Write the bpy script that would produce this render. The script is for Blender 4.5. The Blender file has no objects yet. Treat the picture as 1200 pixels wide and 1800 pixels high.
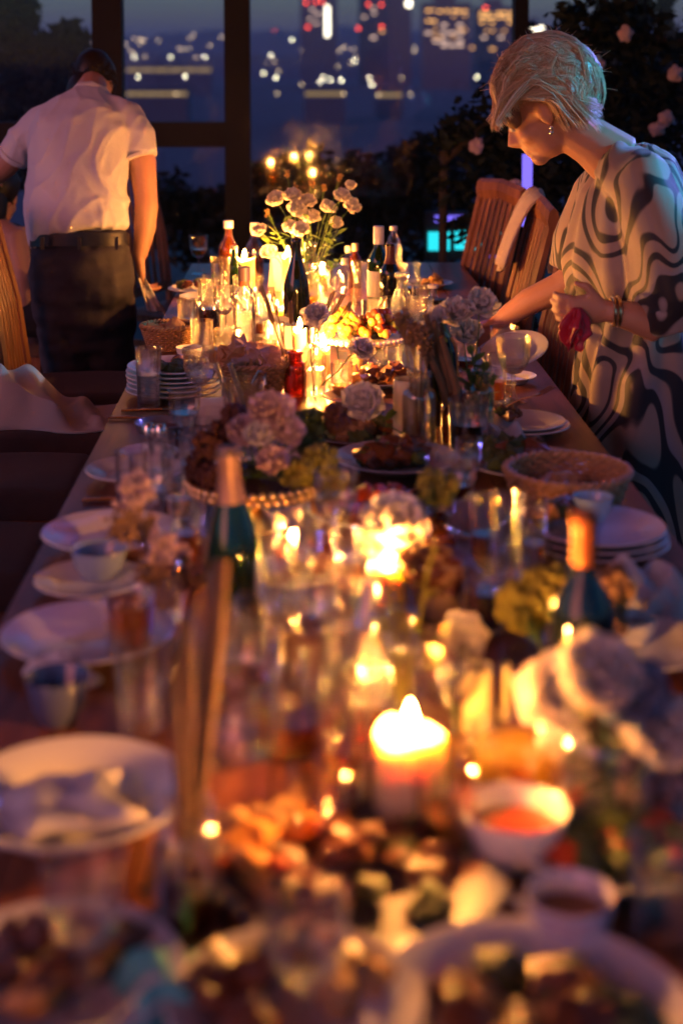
import bpy, bmesh, math, random
from mathutils import Vector, Matrix, Euler, noise
random.seed(7)
R = math.radians
SC = bpy.context.scene
COL = SC.collection

# ------------------------------------------------------------------ camera
FPX = 2650.0                      # focal length in photograph pixels (1200 x 1800)
PITCH, YAW = R(5.0), math.atan(70 / FPX)
PPX, PPY = 600.0, 100.0 + FPX * math.tan(PITCH)
EYE = Vector((0, 0, 1.58))
cam = bpy.data.cameras.new('camera')
cam.sensor_fit = 'VERTICAL'; cam.sensor_height = 36; cam.sensor_width = 24
cam.lens = 36 * FPX / 1800
cam.shift_y = -(900 - PPY) / 1800
cam.clip_start = 0.05; cam.clip_end = 12000
cam.dof.use_dof = True; cam.dof.focus_distance = 4.15
cam.dof.aperture_fstop = 53 / 25.0; cam.dof.aperture_blades = 9
camo = bpy.data.objects.new('camera', cam); COL.objects.link(camo)
camo.location = EYE; camo.rotation_euler = (R(90) - PITCH, 0, -YAW)
SC.camera = camo
CM = Euler((R(90) - PITCH, 0, -YAW)).to_matrix()

# ------------------------------------------------------------------ dusk sky
world = bpy.data.worlds.new('World'); SC.world = world; world.use_nodes = True
wn = world.node_tree.nodes; wl = world.node_tree.links
SUN_EL, SUN_ROT = R(1.9), R(222)
sky = wn.new('ShaderNodeTexSky'); sky.sky_type = 'NISHITA'; sky.sun_disc = False
sky.sun_elevation = SUN_EL; sky.sun_rotation = SUN_ROT
sky.air_density = 1.0; sky.dust_density = 0.2; sky.ozone_density = 5.0
wn['Background'].inputs['Strength'].default_value = 0.15
wl.new(sky.outputs[0], wn['Background'].inputs[0])
sun = bpy.data.lights.new('sun', 'SUN'); sun.energy = 0.36; sun.angle = R(30); sun.color = (1.0, 0.22, 0.15)
suno = bpy.data.objects.new('sun', sun); COL.objects.link(suno)
suno.rotation_euler = Vector((0.62, 0.72, -0.26)).to_track_quat('-Z', 'Y').to_euler()

SC.view_settings.view_transform = 'Standard'; SC.view_settings.look = 'None'
SC.view_settings.exposure = 1.45; SC.view_settings.gamma = 1.0
cy = SC.cycles
SC.render.engine = 'CYCLES'
cy.use_denoising = True; cy.max_bounces = 12; cy.transparent_max_bounces = 48
cy.transmission_bounces = 12; cy.glossy_bounces = 3; cy.diffuse_bounces = 2
cy.caustics_reflective = False; cy.caustics_refractive = False
cy.sample_clamp_indirect = 250.0; cy.blur_glossy = 0.2

# ------------------------------------------------------------------ pixel -> place
def ray(px, py):
    return CM @ Vector(((px - PPX) / FPX, (PPY - py) / FPX, -1))
def T(px, py, z=0.75):            # the point of the plane z = const (the table top) seen at a pixel
    d = ray(px, py); return EYE + d * ((z - EYE.z) / d.z)
def W(px, py, Y):                 # the point at distance Y along the table seen at a pixel
    d = ray(px, py); return EYE + d * (Y / d.y)

# ------------------------------------------------------------------ materials
MATS = {}
def nodes(name):
    m = bpy.data.materials.new(name); m.use_nodes = True
    nt = m.node_tree; b = nt.nodes['Principled BSDF']
    return m, nt, b
def pbr(name, col, rough=0.5, metal=0.0, var=0.12, scale=8.0, bump=0.0, bscale=60.0, sss=0.0, spec=0.5, coat=0.0, sheen=0.0, trans=0.0):
    if name in MATS: return MATS[name]
    m, nt, b = nodes(name); n, l = nt.nodes, nt.links
    tc = n.new('ShaderNodeTexCoord')
    no = n.new('ShaderNodeTexNoise'); no.inputs['Scale'].default_value = scale; no.inputs['Detail'].default_value = 6
    l.new(tc.outputs['Object'], no.inputs['Vector'])
    mx = n.new('ShaderNodeMix'); mx.data_type = 'RGBA'; mx.blend_type = 'MIX'
    mx.inputs[6].default_value = (*[c * (1 - var) for c in col], 1)
    mx.inputs[7].default_value = (*[min(1, c * (1 + var)) for c in col], 1)
    l.new(no.outputs[0], mx.inputs[0]); l.new(mx.outputs[2], b.inputs['Base Color'])
    b.inputs['Roughness'].default_value = rough; b.inputs['Metallic'].default_value = metal
    b.inputs['Specular IOR Level'].default_value = spec; b.inputs['Coat Weight'].default_value = coat
    b.inputs['Sheen Weight'].default_value = sheen
    if sss:
        b.inputs['Subsurface Weight'].default_value = sss
        b.inputs['Subsurface Radius'].default_value = (1.0, 0.75, 0.45) if name.endswith('wax') else (1.0, 0.55, 0.3)
        b.inputs['Subsurface Scale'].default_value = 0.02
    if bump:
        n2 = n.new('ShaderNodeTexNoise'); n2.inputs['Scale'].default_value = bscale; n2.inputs['Detail'].default_value = 4
        l.new(tc.outputs['Object'], n2.inputs['Vector'])
        bp = n.new('ShaderNodeBump'); bp.inputs['Strength'].default_value = bump; bp.inputs['Distance'].default_value = 0.01
        l.new(n2.outputs[0], bp.inputs['Height']); l.new(bp.outputs[0], b.inputs['Normal'])
    if trans:
        out = n['Material Output']; tr = n.new('ShaderNodeBsdfTranslucent'); mm = n.new('ShaderNodeMixShader')
        l.new(mx.outputs[2], tr.inputs[0]); mm.inputs[0].default_value = trans
        l.new(b.outputs[0], mm.inputs[1]); l.new(tr.outputs[0], mm.inputs[2]); l.new(mm.outputs[0], out.inputs[0])
    MATS[name] = m; return m
def wood(name, c1, c2, rough=0.45, axis=(1, 12, 12), scale=3.0, bump=0.25, coat=0.0):
    if name in MATS: return MATS[name]
    m, nt, b = nodes(name); n, l = nt.nodes, nt.links
    tc = n.new('ShaderNodeTexCoord'); oi = n.new('ShaderNodeObjectInfo')
    mp = n.new('ShaderNodeMapping'); mp.inputs['Scale'].default_value = axis
    ad = n.new('ShaderNodeVectorMath'); ad.operation = 'ADD'
    l.new(tc.outputs['Object'], ad.inputs[0]); l.new(oi.outputs['Random'], ad.inputs[1])
    l.new(ad.outputs[0], mp.inputs['Vector'])
    no = n.new('ShaderNodeTexNoise'); no.inputs['Scale'].default_value = scale; no.inputs['Detail'].default_value = 8
    no.inputs['Distortion'].default_value = 0.6
    l.new(mp.outputs[0], no.inputs['Vector'])
    cr = n.new('ShaderNodeValToRGB'); cr.color_ramp.elements[0].position = 0.3; cr.color_ramp.elements[1].position = 0.72
    cr.color_ramp.elements[0].color = (*c1, 1); cr.color_ramp.elements[1].color = (*c2, 1)
    l.new(no.outputs[0], cr.inputs[0])
    hs = n.new('ShaderNodeHueSaturation'); mr = n.new('ShaderNodeMapRange')
    mr.inputs[3].default_value = 0.75; mr.inputs[4].default_value = 1.25
    l.new(oi.outputs['Random'], mr.inputs[0]); l.new(mr.outputs[0], hs.inputs['Value']); l.new(cr.outputs[0], hs.inputs['Color'])
    l.new(hs.outputs[0], b.inputs['Base Color'])
    b.inputs['Roughness'].default_value = rough; b.inputs['Coat Weight'].default_value = coat; b.inputs['Coat Roughness'].default_value = 0.25
    bp = n.new('ShaderNodeBump'); bp.inputs['Strength'].default_value = bump; bp.inputs['Distance'].default_value = 0.003
    l.new(no.outputs[0], bp.inputs['Height']); l.new(bp.outputs[0], b.inputs['Normal'])
    MATS[name] = m; return m
def glass(name, tint=(0.985, 0.99, 0.985), refr=0.05, f0=0.05, rough=0.0, body=None, bodyw=0.0):
    """thin-walled glass: clear transmission, Fresnel mirror, and some true refraction"""
    if name in MATS: return MATS[name]
    m, nt, b = nodes(name); n, l = nt.nodes, nt.links; n.remove(b)
    lw = n.new('ShaderNodeLayerWeight'); lw.inputs[0].default_value = 0.5
    pw = n.new('ShaderNodeMath'); pw.operation = 'POWER'; pw.inputs[1].default_value = 2.4
    l.new(lw.outputs['Facing'], pw.inputs[0])
    ma = n.new('ShaderNodeMath'); ma.operation = 'MULTIPLY_ADD'; ma.inputs[1].default_value = 0.9 - f0; ma.inputs[2].default_value = f0
    l.new(pw.outputs[0], ma.inputs[0])
    tr = n.new('ShaderNodeBsdfTransparent'); tr.inputs[0].default_value = (*tint, 1)
    last = tr.outputs[0]
    if refr:
        rf = n.new('ShaderNodeBsdfRefraction'); rf.inputs[0].default_value = (*tint, 1); rf.inputs['IOR'].default_value = 1.45; rf.inputs['Roughness'].default_value = rough
        m1 = n.new('ShaderNodeMixShader'); m1.inputs[0].default_value = refr
        l.new(tr.outputs[0], m1.inputs[1]); l.new(rf.outputs[0], m1.inputs[2]); last = m1.outputs[0]
    if body:
        df = n.new('ShaderNodeBsdfDiffuse'); df.inputs[0].default_value = (*body, 1)
        tl = n.new('ShaderNodeBsdfTranslucent'); tl.inputs[0].default_value = (*body, 1)
        ms = n.new('ShaderNodeMixShader'); ms.inputs[0].default_value = 0.5
        l.new(df.outputs[0], ms.inputs[1]); l.new(tl.outputs[0], ms.inputs[2])
        m2 = n.new('ShaderNodeMixShader'); m2.inputs[0].default_value = bodyw
        l.new(last, m2.inputs[1]); l.new(ms.outputs[0], m2.inputs[2]); last = m2.outputs[0]
    gl = n.new('ShaderNodeBsdfGlossy'); gl.inputs['Roughness'].default_value = max(rough, 0.04); gl.inputs[0].default_value = (1, 1, 1, 1)
    m3 = n.new('ShaderNodeMixShader'); l.new(ma.outputs[0], m3.inputs[0]); l.new(last, m3.inputs[1]); l.new(gl.outputs[0], m3.inputs[2])
    l.new(m3.outputs[0], n['Material Output'].inputs[0])
    MATS[name] = m; return m
def emis(name, col, strength, see_through=False):
    if name in MATS: return MATS[name]
    m, nt, b = nodes(name); n, l = nt.nodes, nt.links; n.remove(b)
    e = n.new('ShaderNodeEmission'); e.inputs[0].default_value = (*col, 1); e.inputs[1].default_value = strength
    if see_through:
        a = n.new('ShaderNodeAddShader'); t = n.new('ShaderNodeBsdfTransparent')
        l.new(e.outputs[0], a.inputs[0]); l.new(t.outputs[0], a.inputs[1]); l.new(a.outputs[0], n['Material Output'].inputs[0])
    else: l.new(e.outputs[0], n['Material Output'].inputs[0])
    MATS[name] = m; return m

CLEAR = glass('clear_glass')
PANE = glass('window_glass', tint=(0.90, 0.92, 0.93), refr=0.0, f0=0.032)
CLEAR_H = glass('clear_crystal', tint=(0.985, 0.99, 0.985), refr=0.30, f0=0.05)
GREEN_G = glass('green_bottle_glass', tint=(0.16, 0.34, 0.07), refr=0.3, body=(0.05, 0.16, 0.02), bodyw=0.25)
DARK_G = glass('dark_bottle_glass', tint=(0.10, 0.13, 0.03), refr=0.2, body=(0.02, 0.03, 0.01), bodyw=0.5)
AMBER_G = glass('amber_bottle_glass', tint=(0.62, 0.24, 0.05), refr=0.3, body=(0.30, 0.08, 0.01), bodyw=0.25)
WATER = glass('water', tint=(0.98, 0.985, 0.985), refr=0.2, f0=0.03)
WINE = glass('red_wine', tint=(0.22, 0.015, 0.02), refr=0.2, body=(0.05, 0.004, 0.006), bodyw=0.5)
HONEY = glass('honey_drink', tint=(0.95, 0.72, 0.25), refr=0.1, body=(0.85, 0.55, 0.12), bodyw=0.45)
WHISKY = glass('amber_drink', tint=(0.88, 0.50, 0.14), refr=0.15)
CERAMIC = pbr('white_ceramic', (0.74, 0.72, 0.70), 0.22, var=0.04, scale=14, coat=0.4)
CERAMIC_D = pbr('grey_ceramic', (0.16, 0.16, 0.18), 0.3, var=0.1, coat=0.3)
WAX = pbr('ivory_wax', (0.84, 0.70, 0.36), 0.45, var=0.04, sss=0.6)
WICK = pbr('wick', (0.02, 0.015, 0.01), 0.9)
FLAME = emis('candle_flame', (1.0, 0.44, 0.08), 85.0, True)
TABLE_W = wood('dark_table_wood', (0.095, 0.024, 0.009), (0.26, 0.080, 0.028), 0.32, axis=(10, 0.8, 10), scale=3.0, coat=0.25)
TEAK = wood('teak', (0.15, 0.045, 0.015), (0.33, 0.125, 0.045), 0.5, axis=(8, 8, 1), scale=4.0)
SEAT_F = pbr('brown_upholstery', (0.060, 0.034, 0.030), 0.9, var=0.2, scale=30, bump=0.4, bscale=400, sheen=0.15)
NAPKIN = pbr('white_linen', (0.72, 0.70, 0.72), 0.9, var=0.05, bump=0.3, bscale=300, trans=0.15)
WICKER = wood('wicker', (0.36, 0.18, 0.07), (0.62, 0.36, 0.15), 0.6, axis=(6, 6, 6), scale=10)
METAL = pbr('silver_metal', (0.72, 0.70, 0.68), 0.22, metal=1.0, var=0.05)
GOLD = pbr('gold_metal', (0.95, 0.70, 0.34), 0.28, metal=1.0, var=0.05)
FRAME = pbr('dark_window_frame', (0.010, 0.007, 0.006), 0.6, var=0.15, spec=0.25)
FOIL_W = pbr('white_foil', (0.78, 0.74, 0.70), 0.35, var=0.05)
FOIL_G = pbr('gold_foil', (0.72, 0.55, 0.36), 0.35, metal=0.6, var=0.1)
FOIL_R = pbr('dark_red_foil', (0.12, 0.03, 0.02), 0.4, var=0.1)
CORK = pbr('cork', (0.45, 0.28, 0.14), 0.9, bump=0.5, bscale=200)
PAPER = pbr('cream_paper', (0.78, 0.72, 0.62), 0.85, var=0.04)
PETAL = pbr('white_petal', (0.80, 0.74, 0.70), 0.75, var=0.08, scale=30, trans=0.35)
PETAL_P = pbr('blush_petal', (0.72, 0.50, 0.46), 0.75, var=0.12, scale=30, trans=0.3)
LIME = pbr('lime_bloom', (0.40, 0.36, 0.05), 0.8, var=0.2, scale=60, trans=0.35)
STEM = pbr('green_stem', (0.09, 0.16, 0.03), 0.6, var=0.2, trans=0.1)
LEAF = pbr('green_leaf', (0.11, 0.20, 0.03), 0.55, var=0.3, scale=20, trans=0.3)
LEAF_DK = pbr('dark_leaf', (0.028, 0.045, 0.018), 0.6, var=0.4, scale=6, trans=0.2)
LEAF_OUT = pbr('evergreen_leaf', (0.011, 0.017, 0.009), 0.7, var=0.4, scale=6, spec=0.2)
DRIED = pbr('dried_plant', (0.34, 0.20, 0.09), 0.9, var=0.25, scale=40, trans=0.2)
DRIED_DK = pbr('dark_dried_plant', (0.10, 0.035, 0.020), 0.9, var=0.3, scale=40)
BARK = pbr('bark', (0.05, 0.035, 0.025), 0.95, var=0.3, bump=0.6)
BREAD = pbr('bread', (0.48, 0.27, 0.11), 0.85, var=0.35, scale=18, bump=0.5, bscale=50)
MEAT = pbr('roast_meat', (0.17, 0.055, 0.022), 0.35, var=0.5, scale=25, bump=0.6, bscale=70)
CHEESE = pbr('golden_food', (0.62, 0.27, 0.05), 0.45, var=0.25, scale=25, bump=0.3)
TOMATO = pbr('red_food', (0.46, 0.06, 0.02), 0.35, var=0.3, scale=25, bump=0.2)
GREENS = pbr('herb_greens', (0.08, 0.11, 0.025), 0.6, var=0.5, scale=30, bump=0.5)
SKIN = pbr('skin', (0.52, 0.27, 0.18), 0.48, var=0.10, scale=14, sss=0.25, bump=0.08, bscale=180)

# ------------------------------------------------------------------ mesh helpers
class MB:
    def __init__(s): s.v = []; s.f = []
    def _n(s): return len(s.v)
    def lathe(s, prof, n=28, c=(0, 0, 0), sq=0.0, ex=1.0):
        b = s._n(); c = Vector(c)
        for r, z in prof:
            for i in range(n):
                a = 2 * math.pi * i / n
                q = 1.0 + sq * (math.cos(4 * a + math.pi) * 0.5)
                s.v.append((c.x + r * q * math.cos(a), c.y + r * q * ex * math.sin(a), c.z + z))
        for k in range(len(prof) - 1):
            for i in range(n):
                j = (i + 1) % n
                s.f.append((b + k * n + i, b + k * n + j, b + (k + 1) * n + j, b + (k + 1) * n + i))
        if prof[0][0] > 1e-6 : s.f.append(tuple(b + i for i in reversed(range(n)))) if getattr(s, 'cap', True) else None
        if prof[-1][0] > 1e-6: s.f.append(tuple(b + (len(prof) - 1) * n + i for i in range(n))) if getattr(s, 'cap', True) else None
        return s
    def box(s, x0, x1, y0, y1, z0, z1):
        b = s._n()
        s.v += [(x0, y0, z0), (x1, y0, z0), (x1, y1, z0), (x0, y1, z0), (x0, y0, z1), (x1, y0, z1), (x1, y1, z1), (x0, y1, z1)]
        s.f += [tuple(b + i for i in q) for q in ((0, 3, 2, 1), (4, 5, 6, 7), (0, 1, 5, 4), (1, 2, 6, 5), (2, 3, 7, 6), (3, 0, 4, 7))]
        return s
    def bar(s, p, q, w, d, up=(0, 0, 1)):
        p, q = Vector(p), Vector(q); t = (q - p).normalized(); u = Vector(up)
        if abs(t.dot(u)) > .95: u = Vector((0, 1, 0))
        a = t.cross(u).normalized() * w / 2; e = a.cross(t).normalized() * d / 2; b = s._n()
        for o in (p, q): s.v += [tuple(o + x) for x in (-a - e, a - e, a + e, -a + e)]
        s.f += [tuple(b + i for i in f) for f in ((0, 1, 2, 3), (7, 6, 5, 4), (0, 4, 5, 1), (1, 5, 6, 2), (2, 6, 7, 3), (3, 7, 4, 0))]
        return s
    def tube(s, pts, rad, n=8, sx=1.0, up=None):
        """tapered tube through points; rad is one radius or a list of radii or (a,b) pairs"""
        pts = [Vector(p) for p in pts]; m = len(pts)
        rad = [rad] * m if not isinstance(rad, (list, tuple)) else rad
        b = s._n(); prev = None
        for k, p in enumerate(pts):
            t = (pts[min(k + 1, m - 1)] - pts[max(k - 1, 0)]).normalized()
            if up is not None: u = Vector(up)
            else: u = prev if prev is not None else (Vector((0, 0, 1)) if abs(t.z) < .9 else Vector((0, 1, 0)))
            a = t.cross(u)
            if a.length < 1e-5: a = t.cross(Vector((1, 0.1, 0)))
            a.normalize(); e = a.cross(t).normalized(); prev = e
            ra, rb = rad[k] if isinstance(rad[k], (list, tuple)) else (rad[k], rad[k])
            for i in range(n):
                an = 2 * math.pi * i / n
                s.v.append(tuple(p + a * (ra * math.cos(an)) + e * (rb * math.sin(an))))
        for k in range(m - 1):
            for i in range(n):
                j = (i + 1) % n
                s.f.append((b + k * n + i, b + k * n + j, b + (k + 1) * n + j, b + (k + 1) * n + i))
        s.f.append(tuple(b + i for i in reversed(range(n)))); s.f.append(tuple(b + (m - 1) * n + i for i in range(n)))
        return s
    def ball(s, c, r, mat=None, nu=12, nv=8, lump=0.0, seed=0.0):
        c = Vector(c); r = (r, r, r) if not isinstance(r, (tuple, list, Vector)) else r
        b = s._n(); M = mat or Matrix.Identity(3)
        def put(x, y, z):
            k = 1.0
            if lump: k += lump * noise.noise(Vector((x * 1.7 + seed, y * 1.7 - seed, z * 1.7 + 2 * seed)))
            s.v.append(tuple(c + M @ Vector((x * r[0] * k, y * r[1] * k, z * r[2] * k))))
        put(0, 0, -1)
        for i in range(1, nv):
            ph = math.pi * i / nv - math.pi / 2
            for j in range(nu):
                th = 2 * math.pi * j / nu; put(math.cos(ph) * math.cos(th), math.cos(ph) * math.sin(th), math.sin(ph))
        put(0, 0, 1); top = s._n() - 1
        for j in range(nu):
            k = (j + 1) % nu
            s.f.append((b, b + 1 + k, b + 1 + j)); s.f.append((top, top - nu + j, top - nu + k))
            for i in range(nv - 2):
                s.f.append((b + 1 + i * nu + j, b + 1 + i * nu + k, b + 1 + (i + 1) * nu + k, b + 1 + (i + 1) * nu + j))
        return s
    def grid(s, fn, nu, nv):
        b = s._n()
        for i in range(nu + 1):
            for j in range(nv + 1): s.v.append(tuple(fn(i / nu, j / nv)))
        for i in range(nu):
            for j in range(nv):
                a = b + i * (nv + 1) + j; s.f.append((a, a + nv + 1, a + nv + 2, a + 1))
        return s
    def mesh(s, name, mat, smooth=True, ang=40):
        me = bpy.data.meshes.new(name); me.from_pydata(s.v, [], s.f); me.update()
        if mat: me.materials.append(mat)
        if smooth:
            me.shade_smooth()
            me.set_sharp_from_angle(angle=R(ang))
        return me
    def build(s, name, mat, parent=None, loc=None, smooth=True, ang=40):
        return link(name, s.mesh(name, mat, smooth, ang), parent, loc)
def link(name, me, parent=None, loc=None):
    o = bpy.data.objects.new(name, me); COL.objects.link(o)
    if parent is not None: o.parent = parent
    if loc is not None: o.location = loc
    return o
def tag(o, label, cat, group=None):
    o['label'] = label; o['category'] = cat
    if group: o['group'] = group
    return o
def thing(name, label, cat, loc=(0, 0, 0), rz=0, group=None):
    o = bpy.data.objects.new(name, None); COL.objects.link(o); o.empty_display_size = 0.05
    o.location = loc; o.rotation_euler = (0, 0, rz); return tag(o, label, cat, group)
def struct(o): o['kind'] = 'structure'; return o
def remesh(mb, name, mat, parent, voxel=0.008, smooth=4, loc=None):
    o = mb.build(name, mat, parent, loc)
    md = o.modifiers.new('r', 'REMESH'); md.mode = 'VOXEL'; md.voxel_size = voxel
    ms = o.modifiers.new('s', 'SMOOTH'); ms.factor = 0.5; ms.iterations = smooth
    dg = bpy.context.evaluated_depsgraph_get(); me = bpy.data.meshes.new_from_object(o.evaluated_get(dg))
    old = o.data; o.modifiers.clear(); o.data = me; bpy.data.meshes.remove(old)
    me.name = name
    if mat and not me.materials: me.materials.append(mat)
    me.shade_smooth(); return o

# ------------------------------------------------------------------ the setting
FLOOR = pbr('dark_deck_floor', (0.035, 0.025, 0.022), 0.6, var=0.4, scale=3)
mb = MB(); mb.box(-14, 14, -6, 13.5, -0.3, 0); struct(mb.build('terrace_floor', FLOOR, smooth=False))
mb = MB()   # unseen roof, open on its sides, added to bounce candlelight and block sky
mb.box(-2.65, 3.1, -2.2, 7.56, 3.045, 3.2); struct(mb.build('bounce_ceiling', wood('bounce_ceiling_boards', (0.34, 0.12, 0.04), (0.55, 0.23, 0.09), 0.6, axis=(8, 0.8, 8)), smooth=False))
for k in range(8): mb = MB(); mb.box(-2.65, 3.1, -2.0 + k * 1.25, -1.88 + k * 1.25, 2.90, 3.044); struct(mb.build('bounce_ceiling_beam', MATS['bounce_ceiling_boards'], smooth=False))
GZ = -12.0
LAND = pbr('dusk_land', (0.075, 0.060, 0.095), 0.95, var=0.5, scale=0.02)
mb = MB(); mb.grid(lambda u, v: (-5000 + 10000 * u, -2500 + 10500 * v, GZ), 8, 8); struct(mb.build('ground', LAND, smooth=False))
def ridge(name, x0, x1, y, zt, seed, w):
    def fn(u, v):
        x = x0 + (x1 - x0) * u
        h = 0.75 + 0.25 * noise.noise(Vector((x * 0.006, seed, 0))) + 0.10 * noise.noise(Vector((x * 0.05, seed, 3))) + 0.06 * noise.noise(Vector((x * 0.16, seed, 5)))
        e = min(1, 6 * u, 6 * (1 - u))
        return (x, y + (v - .5) * w, GZ + (zt - GZ) * h * e * math.sin(math.pi * v))
    m = MB(); m.grid(fn, 260, 6); return struct(m.build(name, LAND))
ridge('hill', -700, 500, 1900, 46, 1.2, 420); ridge('wooded_ridge', -260, 300, 980, 8, 4.1, 120)
# ------------------------------------------------------------------ city beyond the glass
TOWER = pbr('tower_concrete', (0.07, 0.07, 0.11), 0.8, var=0.2, scale=0.1)
TOWER2 = pbr('tower_brown_concrete', (0.13, 0.09, 0.10), 0.8, var=0.2, scale=0.1)
E_WARM = emis('warm_city_light', (1.0, 0.46, 0.11), 1.7); E_WHITE = emis('white_city_light', (1.0, 0.86, 0.58), 24.0)
E_WIN = emis('lit_window', (1.0, 0.46, 0.13), 0.9); E_RED = emis('red_beacon', (1.0, 0.07, 0.03), 5.0)
E_DIM = emis('dim_city_light', (1.0, 0.66, 0.36), 6.0); E_ROAD = emis('lamplit_road_strip', (1.0, 0.62, 0.25), 0.18)
E_STR = emis('string_light', (1.0, 0.85, 0.6), 4.5); E_DIMW = emis('dim_window', (1.0, 0.62, 0.45), 1.0)
def tower(label, x0, x1, ytop, D, mat, wins, depth=18, reds=(), crown=None):
    p0, p1 = W(x0, 100, D), W(x1, 100, D); top = W(x0, ytop, D).z
    cx = (p0.x + p1.x) / 2; t = thing('tower_block', label, 'building', (cx, D, GZ), group='towers across the valley')
    w = p1.x - p0.x
    MB().box(-w / 2, w / 2, 0, depth, 0, top - GZ).build('wall', mat, t, smooth=False)
    MB().box(-w / 2 - .5, w / 2 + .5, -.5, depth + .5, top - GZ, top - GZ + 1.4).build('parapet', mat, t, smooth=False)
    MB().box(-w / 4, w / 5, depth * .3, depth * .8, top - GZ + 1.4, top - GZ + 5).build('plant_room', mat, t, smooth=False)
    k = D / FPX; cache = {}
    for (px, py, ww, hh, m) in wins:
        key = (round(ww, 1), round(hh, 1), m.name)
        if key not in cache: cache[key] = MB().box(-ww * k / 2, ww * k / 2, -.25, .1, -hh * k / 2, hh * k / 2).mesh('window', m, False)
        q = W(px, py, D); link('window', cache[key], t, (q.x - cx, 0, q.z - GZ))
    for (px, py) in reds:
        q = W(px, py, D); MB().ball((0, 0, 0), 0.5, nu=8, nv=6).build('beacon', E_RED, t, (q.x - cx, -1, q.z - GZ))
    return t
rw = random.Random(3)
tower('dark tower block with one vertical string of white lights', 528, 592, -45, 700, TOWER,
      [(575, 12 + 3.9 * i, 7, 2.2, E_STR) for i in range(14)] + [(549, 17, 7, 3, E_DIMW), (559, 25, 7, 3, E_DIMW), (556, 41, 7, 3, E_DIMW), (545, 33, 6, 3, E_DIMW)],
      reds=((538, 5), (555, 3), (566, 4), (541, 48)))
tower('dark tower block dotted with red beacons and few lit windows', 632, 690, -60, 720, TOWER,
      [(656, 14, 6, 3, E_DIMW), (657, 23, 6, 3, E_DIMW), (671, 55, 7, 4, E_WIN), (656, 66, 8, 4, E_DIMW), (640, 30, 6, 3, E_DIMW)],
      reds=((647, 8), (670, 8), (670, 47), (629, 50)))
tower('tall bare slab tower beside the brightly lit blocks', 690, 722, -80, 690, TOWER2, [(718, 5, 8, 6, E_STR), (718, 10, 8, 3, E_STR)])
winsC = []
for r, y in enumerate((19, 28, 37, 52, 65)):
    for x in range(752, 822, 11):
        if rw.random() < (0.85, 0.6, .5, .5, .3)[r]: winsC.append((x + rw.uniform(-2, 2), y + rw.uniform(-1, 1), 6.5, 3, E_WARM if r < 3 and rw.random() < .8 else E_WIN))
for y in (44, 58, 72, 80):
    winsC += [(752 + 14 * i, y, 10, 3, E_DIMW) for i in range(5) if rw.random() < .55]
tower('wide apartment tower with rows of brightly lit amber windows', 745, 826, 10, 640, TOWER2, winsC)
winsD = []
for r, y in enumerate((23, 30, 39, 54)):
    for x in range(846, 900, 10):
        if rw.random() < (0.75, 0.65, .5, .4)[r]: winsD.append((x + rw.uniform(-2, 2), y, 6.5, 3, E_WARM if r < 3 else E_WIN))
winsD += [(865, 86, 9, 4, E_WIN), (828, 84, 8, 4, E_WIN), (850, 66, 8, 3, E_DIMW), (880, 66, 8, 3, E_DIMW)]
tower('narrower tower with amber windows and a red roof beacon', 838, 904, 17, 660, TOWER2, winsD, reds=((852, 14),))
tower('distant block under a white lit roof slab', 926, 955, 46, 900, TOWER, [(940, 50, 28, 5, E_STR), (935, 62, 5, 5, E_DIMW)])
tower('low far block on the hillside among trees', 1100, 1190, 74, 700, TOWER, [(1103, 72, 8, 6, E_STR), (1130, 84, 9, 5, E_WARM), (1148, 87, 12, 6, E_WARM), (1160, 88, 9, 6, E_WARM), (1178, 98, 8, 6, E_STR), (1172, 82, 6, 5, E_WIN)], depth=10)
# street lamps
LP = [(160, 70, 'd'), (247, 70, 'd'), (255, 70, 'd'), (236, 101, 'w'), (300, 101, 'w'), (296, 110, 'd'), (360, 100, 'w'), (344, 101, 'd'), (243, 135, 'w'), (326, 135, 'w'),
      (310, 165, 'd'), (275, 123, 'd'), (340, 62, 'd'), (222, 78, 'd'), (513, 70, 'w'), (476, 97, 'w'), (485, 137, 'w'), (568, 136, 'w'), (649, 137, 'w'), (537, 105, 'd'), (573, 106, 'w'),
      (580, 99, 'w'), (623, 107, 'w'), (601, 86, 'd'), (621, 86, 'd'), (565, 119, 'd'), (593, 117, 'd'), (604, 165, 'd'), (721, 166, 'd'), (838, 136, 'w'), (665, 167, 'd'), (482, 53, 'r'), (487, 165, 'd'), (482, 108, 'd')] + [(random.uniform(225, 392), random.uniform(62, 125), 'd') for _ in range(16)] + [(random.uniform(445, 740), random.uniform(78, 150), random.choice('dddw')) for _ in range(30)]
POLE = pbr('lamp_pole', (0.1, 0.1, 0.1), 0.6)
for i, (px, py, k) in enumerate(LP):
    D = max(200, min(950, 5.6 * FPX / max(4, py - 100)))
    q = W(px, py, D); hgt = q.z - GZ; hr = 0.00036 * D
    kind = {'w': 'white', 'd': 'dim amber', 'r': 'red'}[k]
    zone = 'across the valley' if py < 112 else 'along the road below the terrace'
    t = thing('street_lamp', f'{kind} street lamp glowing {zone}', 'street lamp', (q.x, D, GZ), group=f'{kind} lamps {zone}')
    MB().tube([(0, 0.3, 0), (0, 0.3, hgt * .7), (0, 0.2, hgt + hr)], [hr * .25, hr * .2, hr * .15], 6).build('pole', POLE, t)
    MB().ball((0, 0, 0), (hr * 1.15, hr, hr * .75), nu=10, nv=6).build('lamp_head', {'w': E_WHITE, 'd': E_DIM, 'r': E_RED}[k], t, (0, 0, hgt))
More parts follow.
